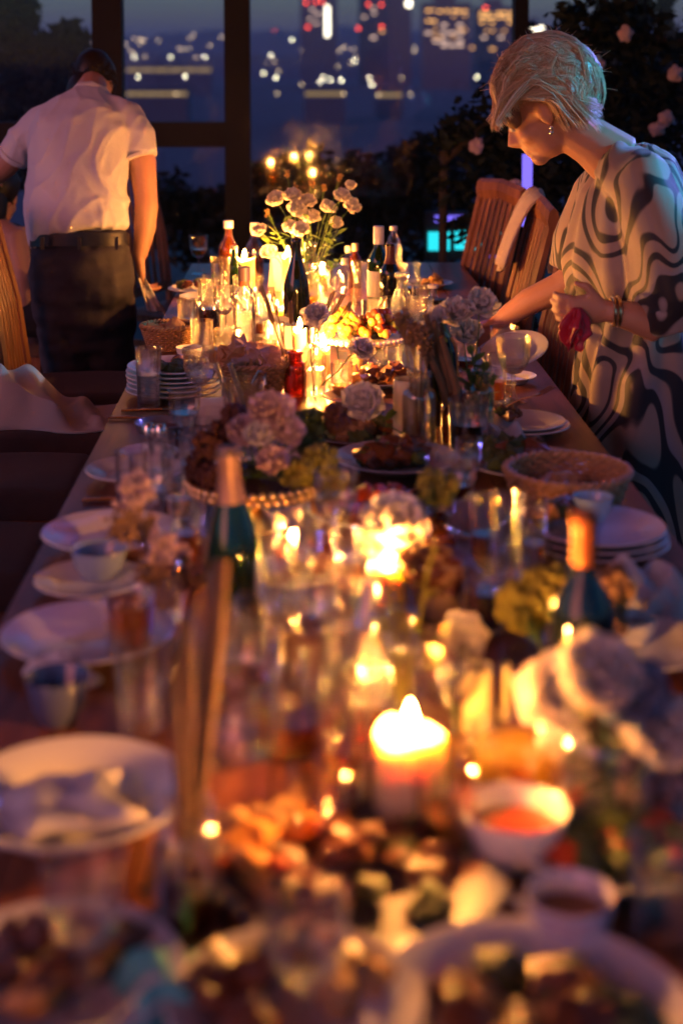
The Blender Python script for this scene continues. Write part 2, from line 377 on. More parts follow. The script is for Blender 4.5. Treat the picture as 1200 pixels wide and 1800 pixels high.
# lamplit road streaks on the valley floor, given as glowing strips on added blocks
for (x0, x1, y, D, lab) in ((222, 330, 165, 300, 'long low block with a glowing amber strip of lamplit road behind the inner window'), (536, 606, 165, 310, 'low block with an amber strip of lamplit road below the towers'),
                            (222, 372, 123, 560, 'long far block with a faint amber strip of lamplit road'), (662, 706, 167, 330, 'small low block with a faint strip of lamplit road')):
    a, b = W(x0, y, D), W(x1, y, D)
    t = thing('road_glow_block', lab, 'building', ((a.x + b.x) / 2, D, GZ)); w = (b.x - a.x) / 2; zc = a.z - GZ; hh = 3.2 * D / FPX
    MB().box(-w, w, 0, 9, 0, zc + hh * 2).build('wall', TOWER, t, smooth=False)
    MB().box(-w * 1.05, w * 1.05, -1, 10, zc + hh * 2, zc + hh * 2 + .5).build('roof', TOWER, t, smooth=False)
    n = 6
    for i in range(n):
        MB().box(-w + 2 * w * (i + .04) / n, -w + 2 * w * (i + .96) / n, -.2, .1, zc - hh, zc + hh).build('window', E_ROAD, t, smooth=False)  # panels glow in place of lamplit paving, not real windows
# ------------------------------------------------------------------ trees and shrubs
def leaves(m, c, rad, n, size, rng, shell=0.0):
    for _ in range(n):
        while True:
            d = Vector((rng.uniform(-1, 1), rng.uniform(-1, 1), rng.uniform(-1, 1)))
            if shell <= d.length <= 1: break
        p = Vector(c) + Vector((d.x * rad[0], d.y * rad[1], d.z * rad[2]))
        e = Euler((rng.uniform(0, 6), rng.uniform(0, 6), rng.uniform(0, 6))).to_matrix(); s = size * rng.uniform(.6, 1.4); b = len(m.v)
        for q in ((0, -s, 0), (s * .42, 0, s * .1), (0, s, 0), (-s * .42, 0, s * .1)): m.v.append(tuple(p + e @ Vector(q)))
        m.f.append((b, b + 1, b + 2)); m.f.append((b, b + 2, b + 3))
def tree(name, label, cat, base, trunk_h, clumps, size, seed, mat=None, group=None, r=0.12):
    rng = random.Random(seed); t = thing(name, label, cat, base, group=group); m = MB()
    m.tube([(0, 0, 0), (.04, .02, trunk_h * .5), (0, 0, trunk_h)], [r, r * .75, r * .5], 8)
    for (c, rad, n) in clumps: m.tube([(0, 0, trunk_h * .85), Vector((0, 0, trunk_h * .8)).lerp(Vector(c), .5) + Vector((.05, 0, .1)), c], [r * .4, r * .25, r * .08], 6)
    m.build('trunk', BARK, t); m = MB()
    for (c, rad, n) in clumps:
        leaves(m, c, rad, n, size, rng)
        for _ in range(7):
            o = Vector(c) + Vector((rng.uniform(-1, 1) * rad[0], rng.uniform(-1, 1) * rad[1], rng.uniform(-1, 1) * rad[2])) * .95
            leaves(m, o, (rad[0] * .35,) * 3, n // 10, size, rng)
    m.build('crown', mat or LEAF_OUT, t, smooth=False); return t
def at(px, py, Y): return W(px, py, Y)
b0 = at(60, 100, 11.0)
tree('leafy_tree', 'tall dark tree close outside the window behind the man', 'tree', (b0.x, 11.0, -0.02), 1.6,
     [((-.25, 0, 1.2), (.55, .5, .6), 900), ((-.4, 0, 2.0), (.4, .4, .5), 700), ((.05, .2, 1.55), (.3, .4, .25), 420), ((.25, 0, 1.72), (.12, .2, .14), 110), ((-.1, 0, 1.95), (.14, .2, .2), 140), ((.25, .1, 1.4), (.3, .3, .4), 500)], .06, 5)
b0 = at(1085, 100, 9.6)
tree('spiky_tree', 'dark spreading tree with spiky top outside the window behind the woman', 'tree', (b0.x, 9.6, -0.02), 1.2,
     [((0, 0, 1.25), (.45, .45, .5), 900), ((-.3, 0, 1.62), (.25, .3, .12), 260), ((.3, 0, 1.5), (.3, .3, .2), 400), ((.0, 0, 1.75), (.22, .2, .2), 300), ((-.12, 0, 1.98), (.05, .06, .18), 70),
      ((.12, 0, 1.95), (.06, .06, .2), 80), ((.3, 0, 1.85), (.05, .06, .15), 70), ((-.3, 0, 1.85), (.06, .08, .1), 50), ((.55, 0, 1.45), (.2, .2, .3), 250), ((0, 0, .6), (.5, .4, .5), 700)], .055, 9)
for i, (px, Y, h, w, lab) in enumerate(((485, 10.5, .95, .4, 'dark rounded shrub outside behind the far flower vase'), (690, 9.8, 1.02, .42, 'dark shrub outside below the lit towers'),
                                     (790, 10.8, 1.15, .5, 'taller dark shrub outside beside the slatted chairs'), (620, 11.4, .85, .4, 'low dark shrub outside the wide pane'), (350, 10.6, .7, .4, 'low dark shrub outside below the window crossbar'))):
    b0 = at(px, 100, Y)
    tree('shrub', lab, 'shrub', (b0.x, Y, -0.02), .35, [((0, 0, h * .55), (w, w, h * .42), 500), ((w * .4, 0, h * .75), (w * .5, w * .5, h * .25), 220), ((-w * .4, 0, h * .7), (w * .5, w * .5, h * .2), 200)], .05, 20 + i, r=.04)
# flower screen: dark greenery hung with pale roses, right of the wide pane
t = thing('flower_screen', 'dark leafy floral screen dotted with pale round roses behind the woman', 'flower screen', (1.15, 6.9, 0)); rng = random.Random(44); m = MB()
for (c, rad, n) in (((-.25, 0, 1.05), (.33, .12, .42), 900), ((.15, 0, 1.25), (.45, .14, .5), 1300), ((.6, 0, 1.2), (.4, .14, .6), 900), ((.2, 0, .6), (.6, .14, .5), 900), ((.25, 0, 1.72), (.3, .1, .16), 300)):
    leaves(m, c, rad, n, .038, rng)
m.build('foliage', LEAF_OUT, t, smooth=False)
MB().tube([(-.5, 0, 0), (-.5, 0, 1.15)], .02).tube([(.95, 0, 0), (.95, 0, 1.6)], .02).tube([(-.5, 0, 1.1), (.2, 0, 1.7), (.95, 0, 1.6)], .018).build('support', BARK, t)
ROSES_AT = (t, [(838, 256), (1048, 112), (1170, 207), (1154, 227), (1186, 130), (1120, 330), (905, 330), (1098, 60)])
# ------------------------------------------------------------------ window wall
WY = 7.5
t = thing('window_wall', 'dark framed glass window wall across the end of the terrace', 'window wall', (0, WY, 0))
def wx(px): return W(px, 100, WY).x
zb0, zb1 = W(300, 258, WY).z, W(300, 214, WY).z
TOPZ = 2.9
posts = [('post', wx(165), wx(217)), ('post', wx(395), wx(440)), ('post', wx(901), wx(925)), ('post', -2.6, -2.45), ('post', 2.9, 3.05)]
for nm, a, b in posts: MB().box(a, b, -.06, .06, 0, TOPZ).build('post', FRAME, t, smooth=False)
for a, b in ((wx(217), wx(395)), (-2.45, wx(165))): MB().box(a, b, -.045, .045, zb0, zb1).build('crossbar', FRAME, t, smooth=False)
MB().box(-2.6, 3.05, -.07, .07, TOPZ, TOPZ + .14).build('head_rail', FRAME, t, smooth=False)
MB().box(-2.6, 3.05, -.07, .07, 0.0, .08).build('sill_rail', FRAME, t, smooth=False)
for a, b, z0, z1 in ((wx(217), wx(395), zb1, TOPZ), (wx(217), wx(395), .08, zb0), (-2.45, wx(165), zb1, TOPZ), (-2.45, wx(165), .08, zb0), (wx(440), wx(901), .08, TOPZ), (wx(925), 2.9, .08, TOPZ)):
    MB().box(a, b, -.004, .004, z0, z1).build('pane', PANE, t, smooth=False)
# ------------------------------------------------------------------ party lights that tint the place (stage lights out of view are assumed), and glow panels for a lit surface
E_VIOLET = emis('violet_glow', (0.20, 0.14, 0.9), 0.55); E_CYAN = emis('cyan_surface_glow', (0.02, 0.55, 0.62), 0.75); BLK = pbr('black_metal', (0.015, 0.015, 0.017), 0.5)
q = W(926, 308, 6.45); t = thing('led_tube', 'upright violet glowing light tube behind the slatted chairs', 'lamp', (q.x, 6.45, 0))
MB().tube([(0, 0, 0.03), (0, 0, q.z - .22)], .015).build('stand', BLK, t); MB().tube([(0, 0, q.z - .22), (0, 0, q.z + .09)], .022, 12).build('tube', E_VIOLET, t); MB().lathe([(0, 0), (.12, 0), (.12, .02), (0, .03)]).build('base', BLK, t)
LB = 9.0; a, b = W(752, 422, LB), W(902, 422, LB); t = thing('lit_surface_panels', 'low surface lit cyan and violet, made of glowing panels, on the terrace outside the glass', 'lamp', ((a.x + b.x) / 2, LB, 0)); zc = a.z; hw = (b.x - a.x) / 2  # cyan lit surface behind the chairs, its light built in as emission
for i, (u0, u1, z0, z1, mt) in enumerate(((-1, -.5, -.06, .05, E_CYAN), (-.38, .1, -.055, .055, E_CYAN), (.2, .55, -.06, .04, E_CYAN), (.66, 1, -.06, .055, E_CYAN), (-.85, -.2, .11, .15, E_VIOLET), (.1, .6, -.10, -.075, E_VIOLET))):
    MB().box(u0 * hw, u1 * hw, -.03, -.001, zc + z0, zc + z1).build('panel', mt, t, smooth=False)
MB().box(-hw - .02, hw + .02, 0, .05, zc - .12, zc + .17).build('backing', BLK, t, smooth=False)
for s_ in (-1, 1): MB().tube([(s_ * hw * .8, .03, 0), (s_ * hw * .8, .03, zc - .12)], .015).build('leg', BLK, t)
def assumed_stage_light(label, loc, target, col, watts, spread):  # spot fixture out of view, assumed from coloured light on the woman
    loc = Vector(loc); t = thing('assumed_stage_light', label, 'stage light', (loc.x, loc.y, 0)); d = (Vector(target) - loc).normalized()
    rot = d.to_track_quat('-Z', 'Y'); hz = Vector((0, 0, loc.z))
    can = MB().lathe([(.05, .16), (.085, .12), (.09, 0), (.085, 0), (.08, .11), (.0, .13)], 20).build('can', BLK, t, hz); can.rotation_mode = 'QUATERNION'; can.rotation_quaternion = rot
    ln = MB().lathe([(0, .012), (.08, .012), (.08, .018), (0, .018)], 20).build('lens', glass('lens_glass'), t, hz); ln.rotation_mode = 'QUATERNION'; ln.rotation_quaternion = rot
    MB().tube([(0, 0, 0.02), (0, 0, loc.z - .13)], .018).build('pole', BLK, t)
    for k in range(3): MB().tube([(0, 0, .5), (.4 * math.cos(k * 2.1), .4 * math.sin(k * 2.1), .01)], .012).build('leg', BLK, t)
    MB().tube([(-.1, 0, loc.z), (-.1, 0, loc.z - .13), (.1, 0, loc.z - .13), (.1, 0, loc.z)], .008).build('yoke', BLK, t)
    L = bpy.data.lights.new('assumed_stage_beam', 'SPOT'); L.energy = watts; L.color = col; L.spot_size = R(spread); L.spot_blend = .6; L.shadow_soft_size = .07
    lo = bpy.data.objects.new('beam', L); COL.objects.link(lo); lo.parent = t; lo.location = hz; lo.rotation_mode = 'QUATERNION'; lo.rotation_quaternion = rot
    return t
assumed_stage_light('assumed black stage light out of view, throwing cyan light from beyond the woman', (2.6, 3.3, 2.1), (1.08, 3.62, 1.42), (0.05, 0.58, 1.0), 80, 23)  # added fixture, unseen, assumed as the source of her cyan tint
assumed_stage_light('assumed black stage light out of view, throwing violet blue light behind the woman', (2.3, 4.9, 2.3), (.9, 3.75, 1.25), (0.25, 0.2, 1.0), 70, 34)  # second added fixture, also unseen, assumed for the violet blue light
# ------------------------------------------------------------------ dusk air
hz = MB().box(-5050, 5050, -2600, 8100, GZ - 1, 75).build('haze', None, None, smooth=False); hz['kind'] = 'stuff'
hm_ = bpy.data.materials.new('dusk_haze'); hm_.use_nodes = True; nt = hm_.node_tree; nt.nodes.remove(nt.nodes['Principled BSDF'])
pv = nt.nodes.new('ShaderNodeVolumePrincipled'); pv.inputs['Color'].default_value = (0.52, 0.66, 1.0, 1); pv.inputs['Density'].default_value = 0.00045; pv.inputs['Anisotropy'].default_value = 0.2
nt.links.new(pv.outputs[0], nt.nodes['Material Output'].inputs['Volume']); hz.data.materials.append(hm_)
# ------------------------------------------------------------------ table
TX0, TX1, TY0, TY1 = -0.445, 0.645, 0.55, 6.05
t = thing('dining_table', 'long dark wooden dining table laid for a banquet', 'table', (0, 0, 0))
nb = 8; bw = (TX1 - TX0) / nb
for seg, (y0, y1) in enumerate(((TY0, 2.38), (2.383, 4.21), (4.213, TY1))):
    for i in range(nb):
        o = MB().box(TX0 + i * bw + .0015, TX0 + (i + 1) * bw - .0015, y0, y1, .715, .75 - .0004 * ((i * 7 + seg) % 3)).build('plank', TABLE_W, t, smooth=False)
MB().box(TX0 + .06, TX1 - .06, TY0 + .06, TY1 - .06, .63, .714).build('apron', TABLE_W, t, smooth=False)
for y in (TY0 + .1, 2.38, 4.21, TY1 - .1):
    for x in (TX0 + .1, TX1 - .1): MB().box(x - .04, x + .04, y - .04, y + .04, 0, .63).build('leg', TABLE_W, t, smooth=False)
# ------------------------------------------------------------------ slatted teak chairs (local: seat faces +X)
def chair(label, x, y, rz, group, cushion=True):
    t = thing('slatted_chair', label, 'chair', (x, y, 0), rz, group)
    for s in (-1, 1):
        MB().bar((.22, s * .21, 0), (.22, s * .21, .44), .035, .035).build('leg', TEAK, t, smooth=False)
        MB().tube([(-.2, s * .21, 0), (-.2, s * .21, .45), (-.24, s * .21, .75), (-.32, s * .21, 1.08)], [.02, .02, .019, .017], 6).build('back_post', TEAK, t, smooth=False)
        MB().bar((-.19, s * .21, .30), (.21, s * .21, .30), .02, .03).build('stretcher', TEAK, t, smooth=False)
    MB().box(-.2, .24, -.225, .225, .40, .43).build('seat', TEAK, t, smooth=False)
    MB().tube([(-.312, -.23, 1.05), (-.318, 0, 1.065), (-.312, .23, 1.05)], [(.02, .045)] * 3, 8).build('top_rail', TEAK, t, smooth=False)
    MB().bar((-.21, -.2, .50), (-.21, .2, .50), .02, .045).build('lower_rail', TEAK, t, smooth=False)
    for i in range(7):
        yy = -.165 + i * .055
        MB().tube([(-.21, yy, .51), (-.238, yy, .75), (-.31, yy, 1.04)], [(.018, .007)] * 3, 6, up=(1, 0, 0)).build('slat', TEAK, t, smooth=False)
    if cushion:
        def fn(u, v):
            X = -.2 + .46 * u; Y = -.235 + .47 * v; e = min(1, 9 * min(u, 1 - u)) ** .5 * min(1, 9 * min(v, 1 - v)) ** .5
            return (X, Y, .43 + .055 * e + .01 * math.sin(3 * u) * e)
        MB().grid(fn, 16, 16).box(-.19, .25, -.225, .225, .431, .442).build('cushion', SEAT_F, t)
    return t
for i, (y, lab) in enumerate(((4.5, 'slatted teak chair with brown cushion holding a crumpled white cloth'), (3.92, 'brown cushioned chair beside the left table edge, next after the one with the cloth'), (3.3, 'brown cushioned chair at the left edge beside the white plates'),
                              (2.68, 'brown cushioned chair beside the plates with the small bowl'))):
    chair(lab, -.80, y, 0, 'chairs along the left of the table')
chair('slatted teak chair standing empty just before the man\'s legs', -.745, 5.0, R(2), 'chairs along the left of the table')
for i, (x, y, lab) in enumerate(((.47, 5.72, 'dark slatted teak chair at the far right table corner'), (.50, 5.05, 'slatted teak chair with a pale shawl over its back'), (.53, 4.42, 'orange lit slatted teak chair close behind the woman'))):
    chair(lab, x, y, R(180 + (14, 0, 3)[i]), 'chairs along the right of the table', cushion=(i > 0))
chair('dark slatted chair at the far head of the table', -.55, 6.85, R(-28), 'chairs at the far end of the table', False)
# shawl over the back of one chair
def fs(u, v):
    y = 5.05 + .235 - .17 * v; s = (u - .5) * 2; x = .815 + .04 * s * (1.3 if s < 0 else 1.0)
    if s < 0: x += .07 * abs(s) * -1
    z = 1.105 - .26 * abs(s) ** 1.6 + .012 * math.sin(9 * v + 4 * u); return (x + .006 * math.sin(22 * v), y, z)
m = MB(); m.grid(fs, 24, 14); o = m.build('shawl', pbr('pale_wool', (0.62, 0.5, 0.44), 0.95, bump=.5, bscale=220), None)
md = o.modifiers.new('thick', 'SOLIDIFY'); md.thickness = .012
tag(o, 'pale fluffy shawl hung over a slatted chair back', 'shawl')
# crumpled cloth on the first left chair
def fc(u, v):
    x = -.90 + .33 * u; y = 4.33 + .33 * v
    h = .155 * math.exp(-((u - .05) / .42) ** 2) * (0.6 + .4 * math.sin(math.pi * v)) + .03 * noise.noise(Vector((u * 5, v * 4, 2))) + .018 * math.sin(14 * u + 6 * v)
    e = min(1, 6 * min(v, 1 - v, 1 - u)); return (x + .012 * math.sin(9 * v), y + .02 * math.sin(7 * u), .49 + max(0, h) * e + .006)
m = MB(); m.grid(fc, 40, 34); o = m.build('crumpled_cloth', NAPKIN); md = o.modifiers.new('thick', 'SOLIDIFY'); md.thickness = .006
tag(o, 'crumpled white cloth left on a brown chair cushion', 'cloth')

# ------------------------------------------------------------------ people
def displace(o, fn):
    me = o.data; nr = [v.normal.copy() for v in me.vertices]; co = []
    for v, n in zip(me.vertices, nr): co.extend(v.co + n * fn(v.co))
    me.vertices.foreach_set('co', co); me.update()
def hand(m, wrist, d, side, curl=.5, s=1.0, spread=.1):
    """palm and five bent fingers; d = direction of the hand, side = towards the thumb"""
    d = Vector(d).normalized(); side = Vector(side); side = (side - d * side.dot(d)).normalized(); nrm = d.cross(side).normalized()
    w = Vector(wrist); pc = w + d * .045 * s
    m.tube([w - d * .01, w + d * .02 * s, w + d * .06 * s, w + d * .092 * s], [(.026 * s, .019 * s), (.034 * s, .017 * s), (.041 * s, .015 * s), (.037 * s, .011 * s)], 10, up=nrm)
    for k, (off, ln) in enumerate(((.030, .072), (.010, .082), (-.010, .076), (-.029, .060))):
        b = w + d * .085 * s + side * off * s; pts = [b]; dirv = d + side * (off * spread * 10)
        for j in range(3):
            an = curl * (.6 + .5 * j); dv = (dirv * math.cos(an) + nrm * math.sin(an)).normalized()
            pts.append(pts[-1] + dv * ln * s * (.42, .33, .25)[j])
        m.tube(pts, [.0095 * s, .009 * s, .0082 * s, .0066 * s], 7)
    b = w + d * .025 * s + side * .03 * s; p1 = b + (d * .6 + side * .75).normalized() * .04 * s; p2 = p1 + (d * .9 + side * .15 + nrm * .4 * curl).normalized() * .034 * s
    m.tube([b - side * .015, b, p1, p2], [.014 * s, .014 * s, .011 * s, .0085 * s], 7)
def head_shape(m, c, M, s=1.0):
    c = Vector(c)
    def E(p, r): m.ball(c + M @ (Vector(p) * s), [x * s for x in r], M, 16, 12)
    def Tb(ps, rs): m.tube([c + M @ (Vector(p) * s) for p in ps], [r * s for r in rs], 8)
    E((-.012, 0, .032), (.098, .077, .098)); E((.03, 0, -.03), (.066, .062, .088)); E((.07, 0, -.098), (.024, .030, .022)); E((.03, 0, -.085), (.05, .048, .028))
    Tb([(.09, 0, .012), (.103, 0, -.012), (.116, 0, -.034), (.10, 0, -.046)], [.010, .012, .015, .011]); E((.098, 0.012, -.04), (.011, .009, .009)); E((.098, -.012, -.04), (.011, .009, .009))
    E((.079, 0, .024), (.02, .05, .013)); E((.089, 0, -.064), (.012, .024, .008)); E((.087, 0, -.077), (.012, .021, .008))
    for y in (-1, 1):
        E((.055, y * .036, -.035), (.032, .026, .03)); E((.077, y * .032, .001), (.016, .018, .013)); E((-.008, y * .076, -.012), (.021, .010, .032))
def frame_from(fwd, up=(0, 0, 1)):
    f = Vector(fwd).normalized(); l = Vector(up).cross(f).normalized(); u = f.cross(l); return Matrix((f, l, u)).transposed()
def locks(m, spec, rng):
    for (path, r0) in spec: m.tube(path, [r0 * k for k in (.55, 1, .9, .25)][:len(path)], 5)
SHIRT = pbr('white_shirt', (0.66, 0.62, 0.66), 0.85, var=0.06, scale=5, bump=0.25, bscale=25, sheen=.1)
TROUS = pbr('charcoal_trousers', (0.045, 0.038, 0.048), 0.85, var=0.2, bump=.3, bscale=30)
LEATHER = pbr('black_leather', (0.015, 0.012, 0.011), 0.4, var=.2); HAIR_D = pbr('dark_hair', (0.012, 0.008, 0.007), 0.5, var=.3, scale=60)
BLACKCL = pbr('black_clothes', (0.014, 0.013, 0.016), 0.9, var=.2)

# --- the man bending over the table, back to the camera
MY = 5.4
t = thing('person', 'person in white short sleeved shirt bending over the table, back turned', 'person', (W(140, 100, MY).x, MY, 0)); org = Vector(t.location)
def L(px, py, Y): return W(px, py, Y) - org
m = MB()   # body: head, neck, arms, hands, legs under the clothes
hm = frame_from((.22, .74, -.66)); hc = L(163, 152, 5.84)
head_shape(m, hc, hm)
m.tube([L(160, 172, 5.66), L(162, 150, 5.76), hc], [.062, .056, .055], 12)
m.tube([L(140, 420, 5.4), L(142, 320, 5.46), L(150, 215, 5.58), L(158, 175, 5.66)], [(.12, .08), (.13, .085), (.15, .08), (.07, .06)], 14, up=(0, 1, 0))
sh_r, sh_l = L(232, 212, 5.58), L(62, 232, 5.58)
m.tube([L(160, 195, 5.62), sh_r, L(250, 285, 5.53), L(256, 345, 5.49), L(257, 360, 5.48), L(255, 400, 5.47), L(246, 450, 5.46)], [.04, .046, .052, .044, .045, .041, .028], 12)
hand(m, L(245, 452, 5.46), (.06, .12, -1), (-.3, 1, 0), curl=1.2, s=1.1)
m.tube([L(150, 200, 5.62), sh_l, L(12, 290, 5.66), L(-32, 322, 5.74), L(-25, 345, 5.9)], [.04, .044, .047, .045, .034], 12)
hand(m, L(-25, 345, 5.9), (.25, 1, -.3), (.3, 0, 1), curl=.5)
m.tube([L(140, 440, 5.38), L(170, 560, 5.4), (.07, 0, .5), (.08, -.04, .1)], [.09, .085, .06, .045], 10); m.tube([L(140, 440, 5.38), L(110, 560, 5.4), (-.09, 0, .5), (-.1, 0, .1)], [.09, .085, .06, .045], 10)
remesh(m, 'body', SKIN, t, .0065, 3)
# hair
m = MB(); m.ball(hc + hm @ Vector((-.022, 0, .042)), (.102, .083, .094), hm, 20, 14, .08, 3); m.ball(hc + hm @ Vector((-.060, 0, -.050)), (.052, .066, .078), hm, 14, 10, .08, 3); rng = random.Random(8)
for _ in range(700):
    d = Vector((rng.uniform(-1, .8), rng.uniform(-1, 1), rng.uniform(-.9, 1))).normalized(); p = Vector((-.022, 0, .030)) + Vector((d.x * .1, d.y * .082, d.z * .094)); tg = Vector((.5, d.y * .2, -.3)) - d * .2
    m.tube([hc + hm @ p, hc + hm @ (p + tg * .012 + d * .008), hc + hm @ (p + tg * .024 + d * .011)], [.0025, .0022, .0006], 4)
m.build('hair', HAIR_D, t)
# shirt: torso and sleeves, one loose garment
m = MB()
def ring(px0, px1, py, Y, dep): 
    c = L((px0 + px1) / 2, py, Y); return c, ((px1 - px0) / 2 * Y / FPX, dep)
rs = [ring(57, 222, 424, 5.38, .128), ring(49, 225, 412, 5.39, .145), ring(46, 226, 395, 5.395, .15), ring(46, 226, 370, 5.41, .145), ring(48, 224, 320, 5.45, .135), ring(46, 226, 270, 5.5, .13), ring(52, 236, 235, 5.54, .125), ring(70, 226, 205, 5.59, .115), ring(105, 205, 180, 5.64, .085), ring(130, 190, 163, 5.67, .062)]
m.tube([r[0] for r in rs], [r[1] for r in rs], 26, up=(0, 1, 0))
m.tube([L(165, 195, 5.62), L(226, 210, 5.59), L(243, 240, 5.56), L(245, 276, 5.53)], [(.07, .075), (.075, .075), (.074, .075), (.066, .074)], 14)
m.tube([L(150, 200, 5.62), L(72, 222, 5.59), L(45, 246, 5.61), L(26, 272, 5.635)], [(.07, .075), (.074, .074), (.070, .072), (.062, .068)], 14)
o = remesh(m, 'shirt', SHIRT, t, .009, 5)
def shirt_fold(c):
    low = max(0, 1 - (c.z - .95) / .3); w = noise.noise(c * 4)
    r1 = 1 - abs(noise.noise(Vector((c.x * 7 + c.z * 2.5 + w, c.y * 5, c.z * 2.2)))); r2 = 1 - abs(noise.noise(Vector((c.x * 13 - c.z * 5 + 4, c.y * 9, c.z * 4 + w))))
    return .010 * (r1 ** 5 - .4) + .006 * (r2 ** 6 - .3) + .010 * low * (1 - abs(noise.noise(Vector((c.x * 16, c.y * 12, c.z * 3))))) ** 4 - .003
displace(o, shirt_fold)
m = MB()  # collar
m.tube([L(128, 166, 5.66) , L(140, 152, 5.63), L(162, 150, 5.63), L(184, 160, 5.66), L(192, 172, 5.7)], [(.012, .018)] * 5, 8); m.build('collar', SHIRT, t)
# trousers
m = MB(); rs = [ring(56, 226, 408, 5.385, .118), ring(56, 226, 424, 5.38, .120), ring(54, 232, 460, 5.36, .135), ring(56, 240, 510, 5.36, .145), ring(64, 242, 555, 5.38, .14), ring(80, 232, 600, 5.4, .12)]
m.tube([r[0] for r in rs], [r[1] for r in rs], 22, up=(0, 1, 0))
m.tube([L(190, 530, 5.38), L(190, 640, 5.42), (.09, .0, .45), (.09, -.03, .06)], [(.105, .125), (.095, .11), (.075, .08), (.065, .07)], 16); m.tube([L(110, 530, 5.36), L(120, 640, 5.38), (-.07, -.02, .45), (-.09, 0, .06)], [(.105, .125), (.098, .11), (.075, .08), (.065, .07)], 16)
o = remesh(m, 'trousers', TROUS, t, .010, 4)
displace(o, lambda c: noise.noise(Vector((c.x * 8, c.y * 8, c.z * 18))) * .014 + .006 * noise.noise(Vector((c.x * 20, c.y * 20, c.z * 30))))
m = MB(); rs = [ring(53, 229, 434, 5.372, .129), ring(54, 228, 411, 5.379, .127)]; m.tube([r[0] for r in rs], [r[1] for r in rs], 26, up=(0, 1, 0)); m.build('belt', LEATHER, t)
for px_, in ((75,), (140,), (205,)): a_ = L(px_, 428, 5.24); MB().bar(a_ + Vector((0, 0, -.022)), a_ + Vector((0, 0, .022)), .012, .012).build('belt_loop', TROUS, t)
for pts_, rr_ in (((L(243, 276, 5.53) - Vector((0, 0, 0)), L(244.5, 281, 5.527)), .069), ((L(28, 270, 5.632), L(24, 276, 5.637)), .066)): MB().tube(pts_, [rr_, rr_ * .99], 20).build('sleeve_hem', SHIRT, t)
for s in (-.09, .09):
    m = MB(); m.tube([(s, -.1, .05), (s, .02, .055), (s, .17, .035)], [(.042, .045), (.045, .05), (.035, .03)], 12); m.build('shoe', LEATHER, t)
# cloth in his hand
a, b = W(243, 478, 5.46), W(283, 553, 5.35)
m = MB(); m.grid(lambda u, v: a.lerp(b, u) + Vector(((v - .5) * (.02 + .07 * u) , .012 * math.sin(v * 14) * (.4 + u), .012 * math.sin(v * 9 + u * 4) - (v - .5) * .05 * u)), 14, 14); o = m.build('napkin', NAPKIN); md = o.modifiers.new('thick', 'SOLIDIFY'); md.thickness = .004
tag(o, 'white napkin hanging from the hand of the man in white shirt', 'napkin')

# --- the seated person in black behind him
PY = 5.98
t = thing('person', 'seated person in black sleeveless top, bare arm bent, behind the man', 'person', (W(0, 100, PY).x, PY, 0)); org = Vector(t.location)
m = MB(); hm = frame_from((.15, .95, -.3)); hc = L(-4, 345, 6.10); head_shape(m, hc, hm)
m.tube([L(-12, 385, 6.05), hc], [.05, .05], 10); m.tube([L(-15, 600, PY), L(-10, 500, PY + .02), L(-8, 400, 6.05)], [(.15, .11), (.14, .1), (.16, .08)], 14, up=(0, 1, 0))
m.tube([L(-5, 405, 5.98), L(28, 418, 5.9), L(38, 490, 5.86), L(42, 568, 5.84), L(58, 574, 5.86), L(92, 568, 5.95)], [.055, .052, .045, .038, .037, .026], 12); hand(m, L(92, 568, 5.95), (1, .3, .0), (0, .3, 1), curl=.5)
m.tube([L(-5, 405, 6.1), L(-25, 430, 6.3), L(10, 560, 6.35), L(70, 560, 6.35)], [.05, .045, .036, .026], 12); hand(m, L(70, 560, 6.35), (1, .2, 0), (0, 0, 1), curl=.5)
for s in (-.1, .1): m.tube([(-.05, s, .55), (.38, s, .56), (.42, s, .3), (.40, s, .06)], [.085, .07, .055, .04], 10)
remesh(m, 'body', SKIN, t, .007, 3)
m = MB(); m.tube([L(-15, 640, PY), L(-12, 560, PY), L(-10, 480, PY + .02), L(-6, 420, 6.03), L(-6, 400, 6.05)], [(.18, .14), (.17, .13), (.165, .125), (.17, .11), (.1, .09)], 18, up=(0, 1, 0)); remesh(m, 'top', BLACKCL, t, .01, 3)
m = MB()
for s in (-.1, .1): m.tube([(-.08, s, .56), (.38, s, .565), (.42, s, .3), (.40, s, .12)], [.1, .082, .068, .06], 12)
remesh(m, 'trousers', BLACKCL, t, .012, 3)
m = MB(); m.ball(hc + hm @ Vector((-.03, 0, .035)), (.115, .095, .11), hm, 20, 14, .1, 5); m.tube([hc + hm @ Vector((-.06, 0, .03)), hc + hm @ Vector((-.09, 0, -.1)), hc + hm @ Vector((-.08, 0, -.2))], [.07, .075, .03], 12); m.build('hair', HAIR_D, t)
for s in (-.1, .1):
    m = MB(); m.tube([(.36, s, .04), (.46, s, .045), (.58, s, .03)], [(.036, .04), (.038, .035), (.028, .022)], 10); m.build('shoe', LEATHER, t)
chair('slatted teak chair under the seated person in black', W(0, 100, PY).x - .06, PY, 0, 'chairs along the left of the table')

